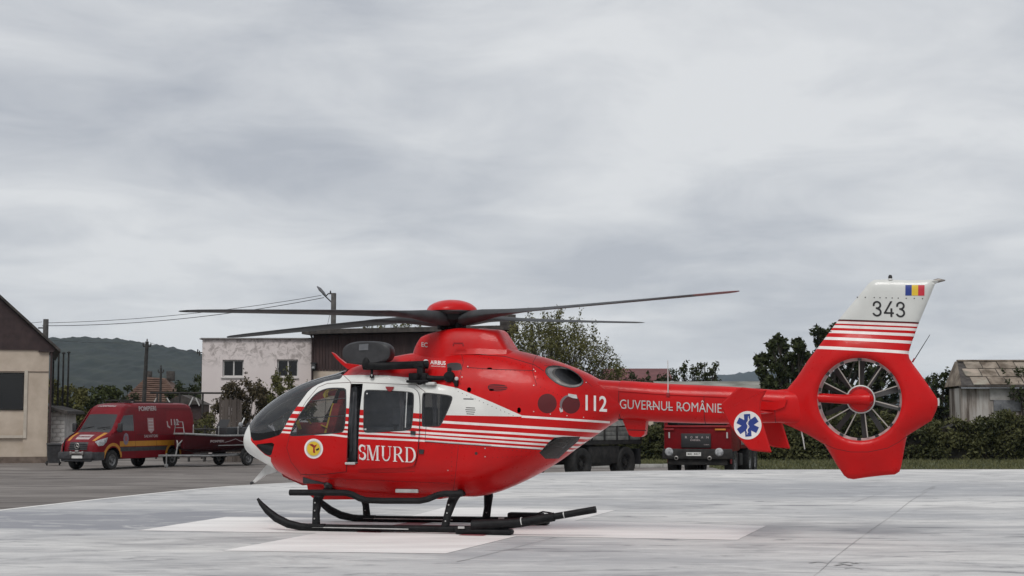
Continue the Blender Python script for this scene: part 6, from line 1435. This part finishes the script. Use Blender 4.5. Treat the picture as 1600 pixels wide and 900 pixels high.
def plant(name, cat, lab, Y, base_px, clumps, leaf, m, dens, group=None, limb_r=.05, trunk_r=.14, spread=1.6, shoots=0):
    """a tree or shrub: trunk, limbs to every leaf clump, leaves; clumps are (px, py, radius px)"""
    o = tag(empty(name, (wx(base_px, Y), Y, YARD)), lab, cat, group); pts = []; k = Y / 2400; lb = []
    fork = None; zs = [wz(c_[1], Y) for c_ in clumps]; zf = max(.5, min(zs) * .45)
    tk = MB().tube([(0, 0, 0), (.05, 0, zf * .5), (0, .03, zf)], [trunk_r * 1.25, trunk_r, trunk_r * .8], 9).build('trunk', BARK, o)
    limbs = MB(); main = []
    for (px, py, rp) in clumps:
        r = rp * k; c = Vector((wx(px, Y) - wx(base_px, Y), random.uniform(-1, 1) * spread, wz(py, Y)))
        n_ = int(dens * (rp / 10.0) ** 2); pts.append(clump_pts(c, r, max(n_, 12), r * .9))
        mid = Vector((c.x * .45, c.y * .5, zf + (c.z - zf) * .45)); limbs.tube([(0, 0, zf * .92), mid, c, c + Vector((random.uniform(-.5, .5) * r, 0, r * .8))], [limb_r, limb_r * .65, limb_r * .35, limb_r * .12], 5)
        for _ in range(5):
            e_ = c + Vector((random.uniform(-1, 1), random.uniform(-1, 1), random.uniform(-.6, 1))) * r * 1.05; limbs.tube([mid.lerp(c, random.random()), e_], [limb_r * .28, limb_r * .08], 4)
    for _ in range(shoots):
        px, py, rp = random.choice(clumps); r = rp * k; c = Vector((wx(px, Y) - wx(base_px, Y), random.uniform(-1, 1) * spread * .6, wz(py, Y))); tip = c + Vector((random.uniform(-.5, .6) * r, 0, r * random.uniform(1.2, 2.1)))
        limbs.tube([c, tip], [limb_r * .3, limb_r * .08], 4); q = RNG.random((26, 1)); pts.append(np.array(c) * (1 - q) + np.array(tip) * q + RNG.normal(0, .09, (26, 3)))
    tag(limbs.build('limbs', BARK, o), kind='stuff')
    leaf_mesh('crown', np.vstack(pts), leaf, m, o, .4)
    return o
rnd = random.Random(11)
def blob(poly_top, x0, x1, ybot, step, r0, r1, keep=1.0):
    """clump positions filling the area under a top outline"""
    xs = [p[0] for p in poly_top]; ys = [p[1] for p in poly_top]; o = []; x_ = x0
    while x_ <= x1:
        yt = float(np.interp(x_, xs, ys)); y_ = yt + r0 * .8
        while y_ < ybot:
            if rnd.random() < keep: o.append((x_ + rnd.uniform(-.4, .4) * step, y_ + rnd.uniform(-.35, .35) * step, rnd.uniform(r0, r1)))
            y_ += step
        x_ += step
    return o
# tree behind the rotor: open crown with sky showing through, denser below
plant('fruit_tree', 'tree', 'open crowned tree with small dark leaves behind the helicopter engine', 82, 872, blob([(795, 540), (815, 520), (840, 512), (880, 508), (910, 520), (935, 540), (960, 558), (975, 580)], 800, 972, 615, 13, 10, 16), .074, LEAFO, 70, None, .035, .16, 1.8, 70)
plant('fruit_tree', 'tree', 'sparse upper twigs of a tall tree just above the rear engine cowl', 84, 866, blob([(800, 512), (840, 498), (870, 494), (900, 500), (930, 520), (955, 545)], 803, 955, 552, 14, 10, 15, .85), .078, LEAFO, 26, None, .022, .14, 1.5, 70)
# walnut trees left of the tail fin
plant('walnut_tree', 'tree', 'dark dense walnut tree just in front of the tail fin', 95, 1245, blob([(1186, 560), (1196, 542), (1215, 530), (1232, 524), (1250, 538), (1275, 530), (1290, 518), (1300, 515)], 1192, 1262, 640, 12, 8, 12, .84), .17, LEAFD, 110, None, .09, .22, 1.8, 6)
plant('walnut_tree', 'tree', 'taller dark walnut tree partly hidden by the tail fin', 98, 1290, blob([(1255, 545), (1268, 520), (1285, 506), (1302, 505), (1320, 520), (1350, 540), (1400, 570), (1420, 590)], 1258, 1415, 650, 13, 8, 12, .82), .17, LEAFD, 100, None, .09, .22, 1.8, 12)
plant('shrub', 'tree', 'dark bush between the tail fin and the concrete shed', 92, 1465, blob([(1430, 610), (1450, 592), (1462, 584), (1480, 585), (1492, 592)], 1434, 1490, 670, 11, 7, 10, .95), .14, LEAFD, 110, None, .06, .12, 1.4, 4)
plant('shrub', 'shrub', 'bushy dark shrub left of the antenna above the tail boom', 105, 1075, blob([(1048, 580), (1066, 573), (1080, 575), (1092, 582)], 1052, 1090, 625, 9, 6, 8), .12, LEAFD, 60, None, .06, .1, 1.2, 12)
plant('shrub', 'shrub', 'spiky dark shrub between the barn and the far blue hill', 106, 1108, blob([(1092, 580), (1102, 569), (1112, 574), (1119, 569), (1124, 582)], 1095, 1121, 625, 8, 5, 7), .12, LEAFD, 60, None, .06, .1, 1.2, 12)
plant('shrub', 'shrub', 'low scrub in front of the red roofed barn', 110, 995, blob([(955, 592), (985, 588), (1010, 590), (1045, 590)], 955, 1046, 625, 10, 5, 7, .8), .12, LEAFD, 110, None, .035, .1, 1.2, 10)
# bushes by the cream house and the yard
plant('bush', 'bush', 'large olive green bush between the cream house and the van', 92, 105, blob([(78, 590), (92, 596), (110, 600), (128, 608), (140, 612)], 80, 136, 690, 11, 8, 11), .12, LEAFO, 120, None, .035, .1, 1.5, 8)
plant('bush', 'bush', 'rounded green bush above the van bonnet', 96, 155, blob([(130, 612), (148, 602), (165, 602), (180, 606)], 132, 178, 690, 11, 8, 11), .12, LEAF, 120, None, .035, .1, 1.5, 6)
plant('bush', 'bush', 'darker bush left of the tiled roof', 102, 190, blob([(170, 610), (185, 600), (196, 598), (206, 615)], 172, 206, 670, 11, 7, 10), .12, LEAFD, 120, None, .035, .1, 1.5, 4)
plant('bush', 'bush', 'dull green trees right of the tiled roof before the pink house', 120, 292, blob([(262, 612), (285, 600), (305, 585), (316, 580)], 266, 318, 650, 12, 8, 11), .14, LEAFD, 110, None, .035, .1, 1.5, 4)
plant('apple_tree', 'tree', 'straggly tree with upright shoots under the left pink house window', 79, 385, blob([(330, 640), (345, 615), (362, 600), (380, 592), (400, 600), (415, 606)], 334, 414, 668, 13, 8, 12, .82), .085, LEAFR, 200, None, .03, .12, 1.2, 26)
plant('apple_tree', 'tree', 'straggly dark tree under the right pink house window', 80, 442, blob([(410, 606), (425, 598), (440, 590), (455, 592), (470, 600), (492, 606)], 412, 492, 668, 13, 8, 12, .85), .085, LEAFO, 200, None, .03, .12, 1.2, 28)
plant('shrub', 'shrub', 'small grey green shrub behind the boat rail', 76, 322, blob([(298, 660), (322, 650), (344, 655)], 300, 344, 694, 9, 6, 8), .07, LEAFO, 90, None, .03, .06, .8, 8)
plant('roof_tree', 'tree', 'tree top showing above the plank house roof', 100, 620, blob([(560, 515), (575, 507), (592, 510), (610, 503), (632, 508), (650, 506), (668, 514)], 565, 668, 545, 11, 5, 9, .75), .10, LEAFO, 45, None, .06, .15, 1.5, 10)
# hedge along the grass
HY0 = 77.5; hedge = tag(empty('hedge', (8, HY0, YARD)), 'long ragged dark green hedge beyond the grass strip', 'hedge')
def hedge_top(x_): return 1.86 + .18 * math.sin(x_ * .8) + .14 * math.sin(x_ * 2.3 + 1) + .10 * math.sin(x_ * 5.1) + (.12 if x_ > 16 else 0)
n = 42000; hxp = RNG.uniform(-8, 25, n); ht = np.array([hedge_top(q + 8) for q in hxp]); u_ = RNG.random(n); front = RNG.random(n) < .72
zz_ = np.where(front, ht * (.03 + .97 * u_ ** .8), ht + RNG.normal(0, .09, n)); bul = .18 * np.sin(hxp * 1.7 + zz_ * 1.3) + .12 * np.sin(hxp * 4.1 - zz_ * 2.2)
yy = np.where(front, -.15 + bul + RNG.normal(0, .10, n), RNG.uniform(-.2, 1.5, n))
hn = np.array([noise.noise(Vector((a * 1.1, c_ * 1.5, b_ * .6))) + .5 * noise.noise(Vector((a * 3.1, c_ * 3.3, 4))) for a, b_, c_ in zip(hxp, yy, zz_)]); hk = hn + RNG.normal(0, .13, n) > -.30; hxp, yy, zz_ = hxp[hk], yy[hk] - .22 * np.clip(hn[hk], 0, 1), zz_[hk]
leaf_mesh('foliage', np.c_[hxp, yy, zz_], .105, leaf_mat('hedge leaf', (.014, .019, .008), (.040, .046, .018), (.120, .118, .050)), hedge, .3)
core = MB(); cxs = np.linspace(-8, 25, 70); V = []  # solid near-black core stands in for the shade inside the hedge
for q in cxs: t_ = hedge_top(q + 8) - .22; V += [(q, .12, 0), (q, .12, t_), (q, 1.4, t_), (q, 1.4, 0)]
core.add(V, [(4 * i + j, 4 * i + 4 + j, 4 * i + 4 + (j + 1) % 4, 4 * i + (j + 1) % 4) for i in range(69) for j in range(4)]); core.build('shade_core', varied('hedge shade core', (.010, .009, .006), (.028, .024, .016), 9, .95), hedge)
tips = MB()
for _ in range(150):
    q = random.uniform(-8, 25); t_ = hedge_top(q + 8); tips.tube([(q, .3, t_ - .1), (q + random.uniform(-.15, .15), .3, t_ + random.uniform(.1, .4))], [.01, .004], 4)
tag(tips.build('shoots', BARK, hedge), kind='stuff')
# ivy on the shed corner
iv = tag(empty('ivy', (wx(1585, SY), SY - .6, YARD)), 'dark ivy climbing over the right of the concrete shed', 'ivy')
ip = [clump_pts((wx(px, SY) - wx(1585, SY), random.uniform(-.1, 1.6 if py < 605 else .2), wz(py, SY)), r * SY / 2400, int(r * r * .55)) for px, py, r in ((1598, 580, 11), (1588, 592, 9), (1604, 600, 12), (1576, 608, 7), (1590, 612, 8), (1603, 622, 12), (1584, 621, 8), (1610, 640, 14), (1572, 598, 6), (1562, 580, 5), (1596, 634, 9), (1574, 618, 5))]
leaf_mesh('foliage', np.vstack(ip), .12, LEAFD, iv, .2); MB().tube([(.3, .5, 0), (.35, .45, 2.4), (.1, .3, 4.2)], [.06, .04, .02], 6).build('stem', BARK, iv)

# ================================================================== HILLS AND AIR
m_hill, t, b = new_mat('wooded hillside'); v = coords(t)
c = ramp_tex(t, noise_tex(t, v, .035, 8, .65), [(.3, (.005, .008, .006)), (.5, (.012, .018, .013)), (.7, (.028, .034, .022))]); c = mixc(t, ramp_tex(t, noise_tex(t, v, .006, 4), [(.58, (0, 0, 0)), (.7, (.5, .5, .5))]), c, (.050, .052, .036))
L(t, c, b.inputs['Base Color']); b.inputs['Roughness'].default_value = 1.0
def hills(name, ridge, Y, depth, amp, nx, ny):
    xs = np.linspace(ridge[0][0], ridge[-1][0], nx); f = pchip([p[0] for p in ridge], [p[1] for p in ridge]); V = []
    for j in range(ny):
        k = j / (ny - 1); yv = Y - depth * (1 - k) if k < .8 else Y - depth * .2 + depth * 2.0 * (k - .8)
        kk = min(k / .8, 1); dn = max(0, (k - .8) / .2)
        for px in xs:
            X = (px - 800) / 2400 * (Y - depth * .2); zr_ = CAM_Z + (652 - float(f(px))) / 2400 * (Y - depth * .2); e_ = zr_ * (math.sin(kk * math.pi / 2) ** 1.2) * (1 - .6 * dn)
            nz = noise.noise(Vector((X * .004, yv * .004, 2))) * amp * .5 * kk * (1 - kk) * 3 + noise.noise(Vector((X * .03, yv * .03, 5))) * amp * .16 + abs(noise.noise(Vector((X * .11, yv * .11, 9)))) * amp * .36
            V.append((X, yv, YARD - .2 + max(e_ + nz * (.3 + .7 * kk), -.3 if j else -3)))
    tag(raw(name, V, [(j * nx + i, j * nx + i + 1, (j + 1) * nx + i + 1, (j + 1) * nx + i) for j in range(ny - 1) for i in range(nx - 1)], m_hill, None, 60), kind='structure')
hills('hills', [(-500, 620), (-250, 575), (-60, 562), (60, 551), (100, 543), (135, 536.5), (165, 534.5), (215, 537.5), (250, 543), (285, 549.5), (316, 556.5), (380, 575), (460, 600), (560, 625), (700, 645), (800, 650)], 1700, 900, 16, 420, 70)
hills('hills', [(850, 640), (960, 615), (1060, 600), (1100, 592.5), (1130, 588), (1160, 584), (1182, 583.5), (1200, 588), (1240, 600), (1330, 615), (1500, 625), (1700, 628), (2200, 640)], 5200, 2200, 30, 220, 40)
hm = bpy.data.materials.new('haze'); hm.use_nodes = True; ht_ = hm.node_tree; ht_.nodes.clear()
ho = N(ht_, 'ShaderNodeOutputMaterial'); pv_ = N(ht_, 'ShaderNodeVolumePrincipled'); pv_.inputs['Color'].default_value = (.62, .80, 1.0, 1); pv_.inputs['Density'].default_value = .00007; pv_.inputs['Anisotropy'].default_value = .1
L(ht_, pv_.outputs[0], ho.inputs['Volume'])
hz_ = MB(); hz_.box((0, 2830, 73.4), (6600, 5760, 150)); hzo = hz_.build('haze', hm, None, None); hzo['kind'] = 'stuff'; hzo['label'] = 'thin grey air over the valley'
